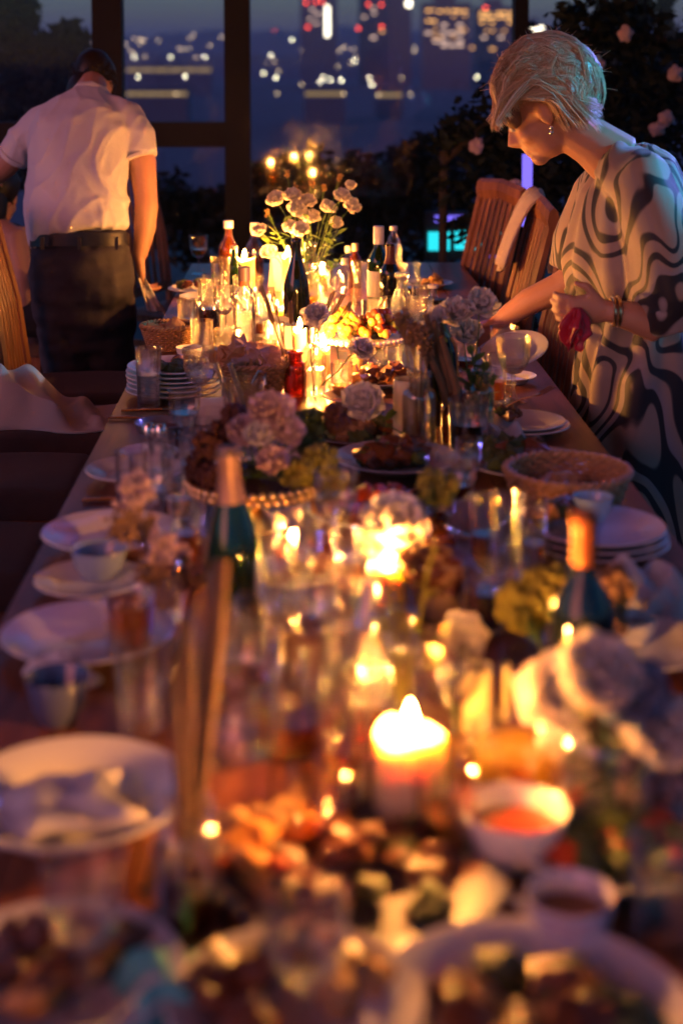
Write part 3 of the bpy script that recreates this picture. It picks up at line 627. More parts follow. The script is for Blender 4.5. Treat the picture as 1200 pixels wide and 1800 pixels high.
# --- the woman leaning over the table in the patterned dress
def dress_mat():
    m, nt, b = nodes('swirl_dress'); n, l = nt.nodes, nt.links
    tc = n.new('ShaderNodeTexCoord'); mp = n.new('ShaderNodeMapping'); mp.inputs['Scale'].default_value = (1.0, 1.0, .62); mp.inputs['Location'].default_value = (3.1, 1.7, .4); l.new(tc.outputs['Object'], mp.inputs[0])
    no = n.new('ShaderNodeTexNoise'); no.inputs['Scale'].default_value = 4.7; no.inputs['Detail'].default_value = 0.5; no.inputs['Distortion'].default_value = 1.1; l.new(mp.outputs[0], no.inputs['Vector'])
    no2 = n.new('ShaderNodeTexNoise'); no2.inputs['Scale'].default_value = 9; no2.inputs['Detail'].default_value = 1; l.new(mp.outputs[0], no2.inputs['Vector'])
    cr = n.new('ShaderNodeValToRGB'); cr.color_ramp.interpolation = 'LINEAR'; e = cr.color_ramp.elements
    cream, ink, grey = (.36, .27, .21, 1), (.012, .010, .014, 1), (.30, .26, .27, 1)
    e[0].position = 0; e[0].color = cream; e[1].position = 1; e[1].color = cream
    for pos, c in ((.34, cream), (.346, ink), (.378, ink), (.384, cream), (.455, cream), (.46, ink), (.502, ink), (.508, cream), (.565, grey), (.57, ink), (.612, ink), (.618, cream)):
        k = e.new(pos); k.color = c
    l.new(no.outputs[0], cr.inputs[0]); l.new(cr.outputs[0], b.inputs['Base Color']); b.inputs['Roughness'].default_value = .6; b.inputs['Sheen Weight'].default_value = .2
    bp = n.new('ShaderNodeBump'); bp.inputs['Strength'].default_value = .2; bp.inputs['Distance'].default_value = .01; l.new(no2.outputs[0], bp.inputs['Height']); l.new(bp.outputs[0], b.inputs['Normal']); return m
DRESS = dress_mat(); HAIR_B = pbr('ash_blond_hair', (0.55, 0.42, 0.32), 0.42, var=0.35, scale=45, sheen=.2)
WYP = 3.72
t = thing('person', 'person with short blond hair in swirl patterned dress leaning over the table', 'person', (W(1110, 100, WYP).x, WYP, 0)); org = Vector(t.location)
hm = frame_from((-.84, .26, -.52)); hc = L(957, 193, WYP + .02)
m = MB(); head_shape(m, hc, hm, .98)
m.tube([L(1085, 285, WYP), L(1040, 250, WYP), L(1000, 225, WYP + .01), hc], [.075, .062, .058, .06], 14)
m.tube([L(1115, 620, WYP), L(1105, 500, WYP), L(1110, 370, WYP), L(1095, 290, WYP)], [(.10, .07), (.10, .07), (.13, .085), (.12, .065)], 14, up=(1, 0, 0))
# near arm bent, hand before the waist
m.tube([L(1105, 300, 3.62), L(1130, 330, 3.53), L(1165, 450, 3.47), L(1168, 560, 3.46), L(1150, 572, 3.46), L(1110, 556, 3.46), L(1068, 546, 3.46)], [.055, .055, .047, .042, .041, .037, .026], 12)
hand(m, L(1066, 546, 3.46), (-1, .1, .0), (0, -.1, 1), curl=.9, s=.95)
# far arm reaching over the table
m.tube([L(1080, 310, 3.85), L(1055, 340, 3.93), L(1015, 480, 3.95), L(985, 505, 3.96), L(930, 530, 3.98), L(876, 565, 4.0)], [.052, .052, .044, .042, .037, .026], 12)
hand(m, L(876, 565, 4.0), (-.75, .1, -.65), (-.5, -.6, .3), curl=.45, s=.95)
for s in (-.08, .08): m.tube([(.0, s, .85), (.0, s, .5), (.02, s, .07)], [.07, .06, .04], 10)
remesh(m, 'body', SKIN, t, .006, 3)
# dress: loose blouson, waist, long skirt, wide sleeve
m = MB()
rs = [(1068, 1135, 262, .095), (1042, 1180, 290, .17), (1022, 1208, 335, .205), (1005, 1216, 400, .215), (990, 1210, 465, .215), (1000, 1200, 505, .205), (1035, 1190, 532, .18), (1030, 1200, 570, .185), (1014, 1218, 640, .21), (1004, 1226, 740, .22), (1002, 1236, 860, .225), (996, 1245, 1010, .24), (990, 1255, 1120, .245)]
m.tube([L((a + b) / 2, y, WYP) for a, b, y, d in rs], [(d, (b - a) / 2 * WYP / FPX) for a, b, y, d in rs], 30, up=(1, 0, 0))
m.tube([L(1085, 300, 3.66), L(1128, 322, 3.53), L(1160, 420, 3.48), L(1176, 520, 3.47), L(1172, 580, 3.47)], [(.07, .07), (.078, .085), (.085, .105), (.085, .115), (.06, .095)], 16)
m.tube([L(1075, 310, 3.84), L(1050, 345, 3.92), L(1020, 430, 3.95), L(1008, 478, 3.96)], [(.065, .065), (.07, .075), (.075, .085), (.065, .08)], 14)
o = remesh(m, 'dress', DRESS, t, .009, 5)
displace(o, lambda c: .011 * (1 if c.z < 1.0 else .5) * math.sin(math.atan2(c.y, c.x) * 11 + 3 * noise.noise(c * 3)) + .007 * noise.noise(Vector((c.x * 14, c.y * 14, c.z * 6))))
# hair: full cap plus swept locks
def strand_mat(name, c0, c1, rough=.38):
    m, nt, b = nodes(name); n, l = nt.nodes, nt.links; g = n.new('ShaderNodeNewGeometry'); cr = n.new('ShaderNodeValToRGB'); cr.color_ramp.elements[0].color = (*c0, 1); cr.color_ramp.elements[1].color = (*c1, 1)
    l.new(g.outputs['Random Per Island'], cr.inputs[0]); l.new(cr.outputs[0], b.inputs['Base Color']); b.inputs['Roughness'].default_value = rough; return m
HAIR_S = strand_mat('ash_blond_strands', (.40, .25, .14), (.95, .76, .54)); HAIR_C = pbr('hair_under_colour', (.20, .12, .08), .7, var=.4, scale=60)
m = MB(); rng = random.Random(21); HC = L(961, 158, WYP + .02); Mh = frame_from((-.80, .26, -.30))
m.ball(L(968, 146, WYP + .03), (.114, .100, .098), Mh, 24, 18, .06, 2); m.ball(L(1012, 185, WYP + .02), (.052, .082, .068), Mh, 16, 12, .08, 4)
m.ball(L(895, 190, WYP + .0), (.028, .078, .052), Mh, 16, 12, .12, 6); m.ball(L(1030, 212, WYP + .02), (.028, .066, .036), Mh, 14, 10, .1, 5)
m.build('under_hair', HAIR_C, t); m = MB()
def onhair(a, b_, k=1.0):      # a: 0 back .. 1 front round the profile, b_: -1 near side .. 1 far side
    an = R(-35) + a * R(232); x = math.cos(an); z = math.sin(an); w = math.cos(b_ * 1.35)
    return HC + Vector((x * .131 * w, math.sin(b_ * 1.35) * .119, z * .126 * (w * .75 + .25) + .004)) * k
for _ in range(190):          # one lock of strands that run together and part from the next
    b_ = rng.uniform(-1.08, 1.08); st = rng.uniform(.28, .62); fwd = rng.random() < .58; en = st + rng.uniform(.24, .48) if fwd else st - rng.uniform(.24, .48); en = max(-.03, min(1.02, en)); lift = rng.choice((rng.uniform(-.03, .03), rng.uniform(.02, .12))); wv = rng.uniform(-.32, .32); ph = rng.uniform(0, 6)
    for _k in range(30):
        jb = rng.gauss(0, .05); jl = rng.uniform(-.015, .02); pts = []; je = rng.uniform(-.06, .04)
        for k in range(6):
            u = k / 5; a = st + (en + je - st) * u; bb = b_ + jb * (1 - .65 * u) + wv * u * u + .11 * math.sin(u * 6 + ph)
            pts.append(onhair(a, bb, 1.0 + lift * math.sin(u * 2.6) + jl + (.022 * math.sin(u * 7 + ph) - .01)))
        r0 = rng.uniform(.0005, .0013); m.tube(pts, [r0 * .6, r0, r0, r0 * .9, r0 * .7, r0 * .15], 4)
for _ in range(46):   # sweep of the fringe, lying over the temple
    q0 = onhair(rng.uniform(.60, .86), rng.uniform(-1.0, -.3), 1.03); ex_ = rng.uniform(862, 916); q1 = L(ex_, rng.uniform(180, 228) - max(0, ex_ - 880) * 1.7, WYP - .08 + rng.uniform(-.01, .05)); bow = rng.uniform(.004, .04)
    for _k in range(26):
        j = Vector((rng.gauss(0, .004), rng.gauss(0, .004), rng.gauss(0, .004))); s0 = q0 + j * 2; e0 = q1 + j; mid = s0.lerp(e0, .55) + Vector((-bow, -.016, bow * .6)); r0 = rng.uniform(.0005, .0013)
        m.tube([s0, s0.lerp(mid, .5) + Vector((-bow * .4, -.006, bow * .3)), mid, e0, e0 + Vector((rng.uniform(.0, .014), .004, -.010))], [r0 * .6, r0, r0, r0 * .8, r0 * .2], 4)
for _ in range(40):   # side hair swept back over the top of the ear to the nape
    q0 = L(rng.uniform(905, 960), rng.uniform(138, 174), WYP - .1 + rng.uniform(-.01, .02)); q1 = L(rng.uniform(985, 1052), rng.uniform(172, 222), WYP - .065 + rng.uniform(-.02, .06)); bow = rng.uniform(.010, .045)
    for _k in range(26):
        j = Vector((rng.gauss(0, .004), rng.gauss(0, .004), rng.gauss(0, .004))); s0 = q0 + j; e0 = q1 + j * 1.4; mid = s0.lerp(e0, .5) + Vector((0, -.014, bow)); r0 = rng.uniform(.0005, .0013)
        m.tube([s0, s0.lerp(mid, .5) + Vector((0, -.005, bow * .3)), mid, e0, e0 + Vector((.008, .004, -.012))], [r0 * .6, r0, r0, r0 * .8, r0 * .2], 4)
for _ in range(240):   # loose flyaway hairs
    q0 = onhair(rng.uniform(.1, .95), rng.uniform(-1, 1), 1.02); dv = (q0 - HC).normalized(); e = Vector((rng.uniform(-1, 1), rng.uniform(-1, 1), rng.uniform(-.6, 1)))
    m.tube([q0, q0 + dv * .008 + e * .012, q0 + dv * .012 + e * .028 + Vector((0, 0, -.004))], [.0006, .0005, .0002], 3)
m.build('hair', HAIR_S, t)
for s in (-1, 1):
    p = hc + hm @ Vector((.086, s * .032, .0)); MB().ball(p, .0118, nu=12, nv=8).build('eye', pbr('eye_white', (.6, .56, .52), .2), t)
    p = hc + hm @ Vector((-.004, s * .083, -.048)); MB().ball(p, .006, nu=10, nv=8).ball(p + Vector((0, 0, -.012)), .0075, nu=10, nv=8).build('earring', METAL, t)
q = L(1076, 547, 3.46); m = MB()
for dx in (0, .012): m.tube([q + Vector((dx, .034 * math.cos(a * .5236), .034 * math.sin(a * .5236))) for a in range(13)], .004, 6)
m.build('bracelet', GOLD, t)
for s in (-.09, .09):
    m = MB(); m.tube([(.06, s, .03), (-.04, s, .04), (-.16, s, .025)], [(.03, .03), (.034, .036), (.024, .018)], 10); m.build('shoe', LEATHER, t)
# crumpled red napkin held by the woman, plates in her other hand
c = W(1003, 575, 3.44)
def fr(u, v):
    a = 2 * math.pi * v; k = math.sin(math.pi * min(1, .1 + u * .72)); fold = 1 + .30 * math.sin(4 * a + 3 * u) + .24 * math.sin(9 * a + 6 * u) + .5 * noise.noise(Vector((5 * u, 2.5 * math.cos(a), 2.5 * math.sin(a))))
    return c + Vector((.012 - .010 * u + .026 * k * fold * math.cos(a), .026 * k * fold * math.sin(a), .045 - .090 * u + .012 * math.sin(3 * a) * u))
m = MB(); m.grid(fr, 22, 64); o = m.build('red_napkin', pbr('red_satin', (.50, .012, .045), .38, var=.2, sheen=.3), ang=80)
md = o.modifiers.new('thick', 'SOLIDIFY'); md.thickness = .002; tag(o, 'crumpled glossy red napkin in the woman\'s hand', 'napkin')
# ------------------------------------------------------------------ table ware builders
def clear(py): return CLEAR_H if 570 < py < 800 else CLEAR
def tumbler(label, px, py, r, h, fill=0.0, liq=None, taper=.9, name='drinking_glass', group=None, wall=.0022, flute=False, cat='glass'):
    p = T(px, py); t = thing(name, label, cat, p, random.uniform(0, 6), group); rb = r * taper; base = .009
    MB().lathe([(0, 0), (rb * .92, 0), (rb, .003), (r, h - .001), (r - wall * .5, h), (r - wall, h - .001), (rb - wall, base + .002), (rb * .85, base), (0, base)], 16 if flute else 32, sq=0).build('bowl', clear(py), t)
    if fill:
        zt = base + (h - base) * fill; k = rb + (r - rb) * zt / h - wall - .0006
        MB().lathe([(0, base + .0008), (rb * .84, base + .0008), (rb - wall - .0006, base + .003), (k, zt), (0, zt)], 28).build('drink', liq or WATER, t)
    return t
def goblet(label, px, py, r, h, fill=0.0, liq=None, name='goblet', group=None, tulip=1.0, stem=.42):
    p = T(px, py); t = thing(name, label, 'glass', p, random.uniform(0, 6), group); hs = h * stem; hb = h - hs; w = .002
    MB().lathe([(0, 0), (r * .82, 0), (r * .84, .003), (r * .3, .008), (.0055, .02), (.005, hs * .55), (.0075, hs * .7), (.005, hs * .85), (.006, hs)], 24).build('stem', clear(py), t)
    outer = [(.006, hs), (r * .45, hs + hb * .05), (r * .78, hs + hb * .22), (r * .97, hs + hb * .48), (r * tulip, h - .001)]
    inner = [(max(0.001, a - w), b + (.004 if i == 0 else .001)) for i, (a, b) in enumerate(outer)]
    MB().lathe([(0, hs)] + outer + [(r * tulip - w * .5, h)] + inner[::-1] + [(0, hs + .006)], 14).build('bowl', clear(py), t, ang=12)
    if fill:
        pr = [(0, hs + .0075)]
        for i in range(1, 8):
            z = hs + .0075 + (hb * fill) * i / 7
            for (a, b), (c, d) in zip(outer, outer[1:]):
                if b <= z <= d: pr.append((a + (c - a) * (z - b) / (d - b) - w - .001, z)); break
        pr.append((0, pr[-1][1])); MB().lathe(pr, 20).build('drink', liq or WATER, t)
    return t
PROF = {'wine': [(0, 0), (.9, 0), (1, .02), (1, .58), (.93, .64), (.5, .74), (.37, .80), (.36, .96), (.42, .965), (.42, .99), (.34, 1)],
        'champ': [(0, 0), (.92, 0), (1, .02), (1, .40), (.93, .50), (.72, .62), (.48, .74), (.36, .84), (.33, .95), (.40, .955), (.40, .985), (.33, 1)],
        'spirit': [(0, 0), (.92, 0), (1, .02), (1, .62), (.9, .70), (.5, .77), (.40, .82), (.40, .97), (.46, .975), (.44, 1)],
        'jar': [(0, 0), (.92, 0), (1, .03), (1, .66), (.92, .74), (.62, .80), (.60, .93), (.72, .94), (.72, .99), (.62, 1)],
        'decanter': [(0, 0), (.94, 0), (1, .03), (.98, .30), (.62, .62), (.36, .75), (.34, .90), (.5, .93), (.5, .99), (.36, 1)],
        'water': [(0, 0), (.85, 0), (1, .03), (.96, .10), (1, .16), (.95, .24), (1, .32), (.95, .42), (1, .55), (.97, .70), (.6, .84), (.38, .90), (.36, .97), (.34, 1)]}
def bottle(label, px, py, r, h, kind, mat, cap=None, caph=.06, neck=0.0, neckm=None, liquid=None, fill=.5, paper=None, name='bottle', group=None, tilt=(0, 0), cat='bottle', pband=(.18, .48)):
    p = T(px, py); t = thing(name, label, cat, p, random.uniform(0, 6), group); t.rotation_euler = (tilt[0], tilt[1], 0)
    pr = [(a * r, b * h) for a, b in PROF[kind]]
    inn = [(max(.001, a - .0025), b if 0 < i < len(pr) else b) for i, (a, b) in enumerate(pr)]
    MB().lathe(pr + [(x[0], x[1]) for x in inn[::-1][:-2]] + [(inn[2][0], .006), (0, .006)], 28, sq=0).build('body', clear(py) if mat is CLEAR else mat, t)
    def rad(z):
        for (a, b), (c, d) in zip(pr[1:], pr[2:]):
            if b <= z <= d and d > b: return a + (c - a) * (z - b) / (d - b)
        return pr[-1][0]
    if liquid:
        zt = h * fill; q = [(0, .008)] + [(rad(.01 + (zt - .01) * i / 8) - .0035, .01 + (zt - .01) * i / 8) for i in range(9)] + [(0, zt)]; MB().lathe(q, 24).build('drink', liquid, t)
    if paper: MB().lathe([(rad(h * .3) + .0008, h * pband[0]), (rad(h * .3) + .0012, h * (pband[0] + .005)), (rad(h * .3) + .0012, h * pband[1]), (rad(h * .3) + .0008, h * (pband[1] + .004))], 28).build('label', paper, t)
    if neck:
        z0 = h * (1 - neck); zz = [z0 + (h * 1.001 - z0) * i / 6 for i in range(7)]; MB().lathe([(rad(z) + .0012, z) for z in zz] + [(0, h * 1.004)], 20).build('foil', neckm or FOIL_G, t)
    if cap: MB().lathe([(rad(h * .99) + .0022, h * (1 - caph)), (rad(h * .99) + .0024, h * 1.006), (rad(h * .99) + .001, h * 1.012), (0, h * 1.012)], 20).build('cap', cap, t)
    return t
N_C = [0]; CW = 3.6   # candle light in all
def candle(label, px, py, r, h, lit=True, watts=1.5, name='pillar_candle', group=None, z=0.0, fl=1.0, mat=None):
    p = T(px, py); p.z += z; t = thing(name, label, 'candle', p, 0, group); N_C[0] += 1; s = N_C[0] * 1.7
    m = MB(); n = 28; prof = [(0, 0), (r * .97, 0), (r, .004), (r, h * .5), (r * .995, h - .004), (r * .93, h), (r * .80, h - .003), (r * .6, h - .008), (0, h - .009)]; m.lathe(prof, n)
    if lit:
        for k in range(4 * n, 7 * n):
            x, y, zz = m.v[k]; a = math.atan2(y, x); m.v[k] = (x, y, zz + (h * .03 + .002) * math.sin(2 * a + s) + .0015 * math.sin(5 * a + s))
    m.build('wax', mat or WAX, t)
    MB().tube([(0, 0, h - .012), (.001, 0, h - .002), (.003, 0, h + .007)], .0013, 6).build('wick', WICK, t)
    if lit:
        z0 = h + .001; hh = .034 * fl; w = .0075 * fl
        MB().lathe([(0, z0), (w * .55, z0 + hh * .08), (w * .95, z0 + hh * .25), (w, z0 + hh * .36), (w * .8, z0 + hh * .55), (w * .45, z0 + hh * .78), (w * .15, z0 + hh * .94), (0, z0 + hh)], 14).build('flame', FLAME, t)
        L = bpy.data.lights.new('candle_light', 'POINT'); L.energy = watts * CW; L.color = (1.0, .355, .07); L.shadow_soft_size = .008
        lo = bpy.data.objects.new('flame_light', L); COL.objects.link(lo); lo.parent = t; lo.location = (0, 0, z0 + hh * .8)
    return t
def plate(label, px, py, r, z=0.0, mat=None, deep=.0, name='plate', group=None, rimm=None, ex=1.0, rz=0):
    p = T(px, py); p.z += z; t = thing(name, label, 'plate', p, rz, group); d = .018 + deep
    MB().lathe([(0, 0), (r * .55, 0), (r * .6, .003), (r * .72, d * .55), (r * .98, d * .92), (r, d), (r * .985, d + .002), (r * .72, d * .62 + .003), (r * .60, .0065), (0, .006)], 48, ex=ex).build('dish', mat or CERAMIC, t)
    if rimm: MB().lathe([(r * .99, d - .001), (r * 1.004, d + .0005), (r * .985, d + .0035), (r * .96, d + .001)], 48, ex=ex).build('rim', rimm, t)
    return t
def bowl(label, px, py, r, h, z=0.0, mat=None, name='bowl', group=None, fillm=None, cat='bowl'):
    p = T(px, py); p.z += z; t = thing(name, label, cat, p, 0, group)
    MB().lathe([(0, 0), (r * .55, 0), (r * .6, .004), (r * .85, h * .4), (r, h), (r * .985, h + .002), (r * .95, h), (r * .80, h * .42), (r * .5, .012), (0, .010)], 36).build('dish', mat or CERAMIC, t)
    if fillm: MB().lathe([(0, h * .5), (r * .82, h * .55), (r * .84, h * .62), (r * .5, h * .68), (0, h * .66)], 28).build('sauce', fillm, t)
    return t
def pile(name, label, cat, px, py, spread, n, size, mats, z=.008, seed=1, ex=(1, 1), piece='piece', heap=.5, long=1.4):
    rng = random.Random(seed); p = T(px, py); p.z += z; t = thing(name, label, cat, p); ms = []
    for k in range(4):
        m = MB(); m.ball((0, 0, 0), (size * long, size, size * .72), None, 10, 7, .7, seed * 3.1 + k); ms.append(m)
    cache = {}
    for i in range(n):
        rr = spread * math.sqrt(rng.random()); a = rng.uniform(0, 6.3); k = rng.randrange(4); mt = rng.choice(mats)
        if (k, mt.name) not in cache: cache[(k, mt.name)] = ms[k].mesh(piece, mt)
        o = link(piece, cache[(k, mt.name)], t, (rr * math.cos(a) * ex[0], rr * math.sin(a) * ex[1], size * .6 + heap * size * 2.4 * max(0, 1 - rr / spread) * rng.random()))
        o.rotation_euler = (rng.uniform(-.6, .6), rng.uniform(-.6, .6), rng.uniform(0, 6)); s = rng.uniform(.75, 1.2); o.scale = (s, s, s)
    return t
def basket(label, px, py, r0, r1, h, name='wicker_basket', ex=1.0, rz=0, rows=9):
    p = T(px, py); t = thing(name, label, 'basket', p, rz); nst = 22; m = MB()
    for k in range(rows):
        f = (k + .5) / rows; rr = r0 + (r1 - r0) * f; pts = []
        for i in range(nst * 4 + 1):
            a = 2 * math.pi * i / (nst * 4); w = rr + .0035 * math.cos(a * nst / 1.0 * .5 * 2 + math.pi * k); pts.append((w * math.cos(a), ex * w * math.sin(a), h * f + .003))
        m.tube(pts, h / rows * .55, 5, up=(0, 0, 1))
    m.build('weave', WICKER, t); m = MB()
    for i in range(nst):
        a = 2 * math.pi * (i + .5) / nst; m.tube([(r0 * math.cos(a), ex * r0 * math.sin(a), 0), (r1 * math.cos(a), ex * r1 * math.sin(a), h)], .0028, 5)
    m.build('stakes', WICKER, t); m = MB()
    for ph in (0, math.pi): m.tube([((r1 + .004 * math.cos(18 * a + ph)) * math.cos(a), ex * (r1 + .004 * math.cos(18 * a + ph)) * math.sin(a), h + .004 + .004 * math.sin(18 * a + ph)) for a in [2 * math.pi * i / 90 for i in range(91)]], .0045, 6, up=(0, 0, 1))
    m.build('rim', WICKER, t); MB().lathe([(0, 0), (r0, 0), (r0, .006), (0, .006)], 30, ex=ex).build('bottom', WICKER, t); return t
# flowers
def petal_mesh(name, mat, frill=.12, wide=1.0, seed=0):
    m = MB()
    def fn(u, v):
        y = (v - .5) * 2; w = math.sin(math.pi * min(1, .12 + u * .80)) ** .7 * .62 * wide
        return Vector((u * (1 - .12 * y * y), y * w, .28 * u * u + frill * u * u * math.sin(y * 7 + seed) + .18 * y * y * (1 - u)))
    m.grid(fn, 6, 8); return m.mesh(name, mat)
PM = {}
def pmesh(mat, k):
    if (mat.name, k) not in PM: PM[(mat.name, k)] = petal_mesh('petal', mat, (.10, .16, .12)[k], (1, .9, 1.1)[k], k * 1.3)
    return PM[(mat.name, k)]
def bloom(parent, loc, r, nrm, mat, rng, petals=True):
    q = Vector(nrm).to_track_quat('Z', 'Y')
    b = MB().ball((0, 0, -.12 * r), (.20 * r, .20 * r, .3 * r), None, 10, 8).build('bloom', STEM, parent, loc); b.rotation_mode = 'QUATERNION'; b.rotation_quaternion = q
    rings = ((5, .42, 70, .10), (6, .68, 48, .06), (7, .92, 24, 0), (6, 1.0, 6, -.06))
    if petals:
        for n, sc, el, zz in rings:
            for i in range(n):
                o = link('petal', pmesh(mat, rng.randrange(3)), b, (0, 0, zz * r)); o.rotation_euler = (rng.uniform(-.25, .25), -R(el + rng.uniform(-10, 10)), 2 * math.pi * (i + rng.uniform(-.2, .2)) / n + n); s = r * sc * rng.uniform(.9, 1.1); o.scale = (s, s, s)
    else:
        m = MB()
        for n, sc, el, zz in rings:
            for i in range(n):
                M = Euler((rng.uniform(-.25, .25), -R(el + rng.uniform(-10, 10)), 2 * math.pi * i / n + n)).to_matrix(); src = pmesh(mat, rng.randrange(3)); bb = len(m.v); s = r * sc
                m.v += [tuple(M @ (v.co * s) + Vector((0, 0, zz * r))) for v in src.vertices]; m.f += [tuple(bb + x for x in f.vertices) for f in src.polygons]
        m.build('petals', mat, b)
    return b
RF = random.Random(77)
def flower(label, base, px, py, Y, r, mat=None, nrm=None, group=None, petals=False, leafn=2, name='flower', stemr=.0016, leafm=None, stemm=None, extra=()):
    """a stem standing in a vase at `base` (world point) with its bloom at the pixel"""
    base = Vector(base); top = W(px, py, Y); t = thing(name, label, 'flower', base, 0, group); d = top - base
    mid = d * .5 + Vector((RF.uniform(-.012, .012), RF.uniform(-.012, .012), 0)); bend = d * .85 + Vector((-d.x * .1, -d.y * .1, .0))
    MB().tube([(0, 0, 0), mid, bend, d], [stemr * 1.2, stemr, stemr, stemr * .9], 6).build('stem', stemm or STEM, t)
    n = Vector(nrm) if nrm else Vector((d.x * 2 + RF.uniform(-.3, .3), -.65, .7 + RF.uniform(-.2, .3)))
    if mat is not None: bloom(t, d, r, n, mat, RF, petals)
    for i in range(leafn):
        f = RF.uniform(.45, .85); p = Vector((0, 0, 0)).lerp(d, f); a = RF.uniform(0, 6.3); ln = RF.uniform(.03, .055); dv = Vector((math.cos(a), math.sin(a), .6)) * ln; sd = Vector((-math.sin(a), math.cos(a), 0)) * ln * .22
        MB().grid(lambda u, v: p + dv * u + sd * ((v - .5) * 2 * math.sin(math.pi * (u * .95 + .05)) ** .8) + Vector((0, 0, -.012 * u * u)), 6, 3).build('leaf', leafm or LEAF, t)
    for (ex, ey, er) in extra:
        q = W(ex, ey, Y) - base; MB().tube([d * .6, q], [stemr * .8, stemr * .6], 5).build('side_stem', stemm or STEM, t); bloom(t, q, er, (RF.uniform(-.5, .5), -.6, .7), mat, RF, petals)
    return t
def wheat(label, base, px, py, Y, n=1, mat=None, name='dried_wheat', group=None, head=.05, r=.004):
    base = Vector(base); top = W(px, py, Y); t = thing(name, label, 'dried plant', base, 0, group); d = top - base; u = d.normalized(); m = MB(); m.tube([(0, 0, 0), d * .6, d], .0011, 5); m.build('stalk', mat or DRIED, t); m = MB()
    sd = u.cross(Vector((0, 1, 0))).normalized()
    for i in range(14):
        f = i / 14; s = (-1) ** i; p = d + u * (head * (f - .15)); m.ball(p + sd * s * r * .7, (r * .8, r * .6, r * 1.8), u.to_track_quat('Z', 'Y').to_matrix(), 6, 5); m.tube([p, p + u * .035 + sd * s * .014], [.0004, .0002], 3)
    m.build('ear', mat or DRIED, t); return t
def puff(label, base, px, py, Y, rad, n, size, mat, name, cat, group=None, spike=False, seed=0):
    """airy dried or green head: many small florets on branching stems"""
    base = Vector(base); top = W(px, py, Y); t = thing(name, label, cat, base, 0, group); d = top - base; rng = random.Random(seed + int(px)); m = MB(); fl = MB()
    m.tube([(0, 0, 0), d * .5, d * .9], .0015, 5)
    for i in range(n):
        e = Vector((rng.uniform(-1, 1), rng.uniform(-1, 1), rng.uniform(-1, 1))); e = e.normalized() * rng.random() ** .5; p = d + Vector((e.x * rad[0], e.y * rad[0], e.z * rad[1]))
        if i % 4 == 0: m.tube([d * .8, p], [.0009, .0005], 4)
        fl.ball(p, size * rng.uniform(.6, 1.3), None, 6, 4)
    m.build('stem', STEM if not spike else DRIED, t); fl.build('florets', mat, t); return t
def napkin(label, px, py, w, l, rz=0, h=.03, mat=None, name='napkin', seed=1, z=.004):
    p = T(px, py); o = MB().grid(lambda u, v: ((u - .5) * w + .01 * math.sin(5 * v + seed), (v - .5) * l + .008 * math.sin(6 * u), z + h * max(0, .45 + noise.noise(Vector((u * 3 + seed, v * 3, seed)))) * min(1, 5 * min(u, 1 - u, v, 1 - v) + .1)), 26, 26).build(name, mat or NAPKIN, None, p); o.rotation_euler = (0, 0, rz)
    md = o.modifiers.new('thick', 'SOLIDIFY'); md.thickness = .003; return tag(o, label, 'napkin')
def card(label, px, py, w, h, rz=0, name='folded_card'):
    p = T(px, py); t = MB().grid(lambda u, v: ((v - .5) * w, (u - .5) * h * .8, h * (1 - abs(u - .5) * 2) + .001), 2, 1).build(name, PAPER, None, p, smooth=False); t.rotation_euler = (0, 0, rz); md = t.modifiers.new('thick', 'SOLIDIFY'); md.thickness = .0015; return tag(t, label, 'card')
def cutlery(name, label, px, py, rz, ln=.19, z=.004, mat=None, tilt=0):
    p = T(px, py); p.z += z; t = thing(name, label, 'cutlery', p, rz); t.rotation_euler = (0, tilt, rz)
    if name == 'fork':
        MB().tube([(-ln * .5, 0, 0), (0, 0, .006), (ln * .2, 0, .002)], [(.006, .0016), (.0035, .0016), (.005, .0014)], 8).build('handle', mat or METAL, t); MB().tube([(ln * .19, 0, .002), (ln * .26, 0, .0), (ln * .32, 0, .001)], [(.006, .0012), (.011, .0012), (.0115, .0012)], 8).build('neck', mat or METAL, t)
        for i in range(4): MB().tube([(ln * .31, -.0095 + i * .0063, .001), (ln * .5, -.0095 + i * .0063, .006)], [.0016, .001], 5).build('tine', mat or METAL, t)
    else:
        MB().tube([(-ln * .5, 0, 0), (-ln * .2, 0, .001), (0, 0, .0)], [(.007, .003), (.008, .0035), (.006, .003)], 8).build('handle', mat or METAL, t); MB().tube([(0, 0, 0), (ln * .3, 0, 0), (ln * .5, .004, 0)], [(.007, .0012), (.009, .001), (.002, .0006)], 8).build('blade', mat or METAL, t)
    return t
def cake_stand(label, px, py, r, h, rim_mat, bead=0, name='cake_stand'):
    p = T(px, py); t = thing(name, label, 'cake stand', p)
    MB().lathe([(0, 0), (r * .5, 0), (r * .52, .004), (r * .3, .012), (.012, .03), (.011, h * .6), (.02, h - .014), (r * .3, h - .008), (0, h - .007)], 30).build('pedestal', CLEAR if rim_mat is not GOLD else GOLD, t)
    MB().lathe([(0, h - .006), (r, h - .006), (r, h), (0, h)], 48).build('plate', CERAMIC if rim_mat is not GOLD else pbr('dark_walnut', (.06, .022, .01), .6), t)
    bm_ = MB().ball((0, 0, 0), .0075, nu=10, nv=8).mesh('bead', rim_mat)
    for i in range(bead): a = 2 * math.pi * i / bead; link('bead', bm_, t, ((r + .003) * math.cos(a), (r + .003) * math.sin(a), h - .001))
    if rim_mat is GOLD:
        for i in range(bead): a = 2 * math.pi * (i + .5) / bead; link('bead', bm_, t, ((r - .001) * math.cos(a), (r - .001) * math.sin(a), h - .014))
    return t
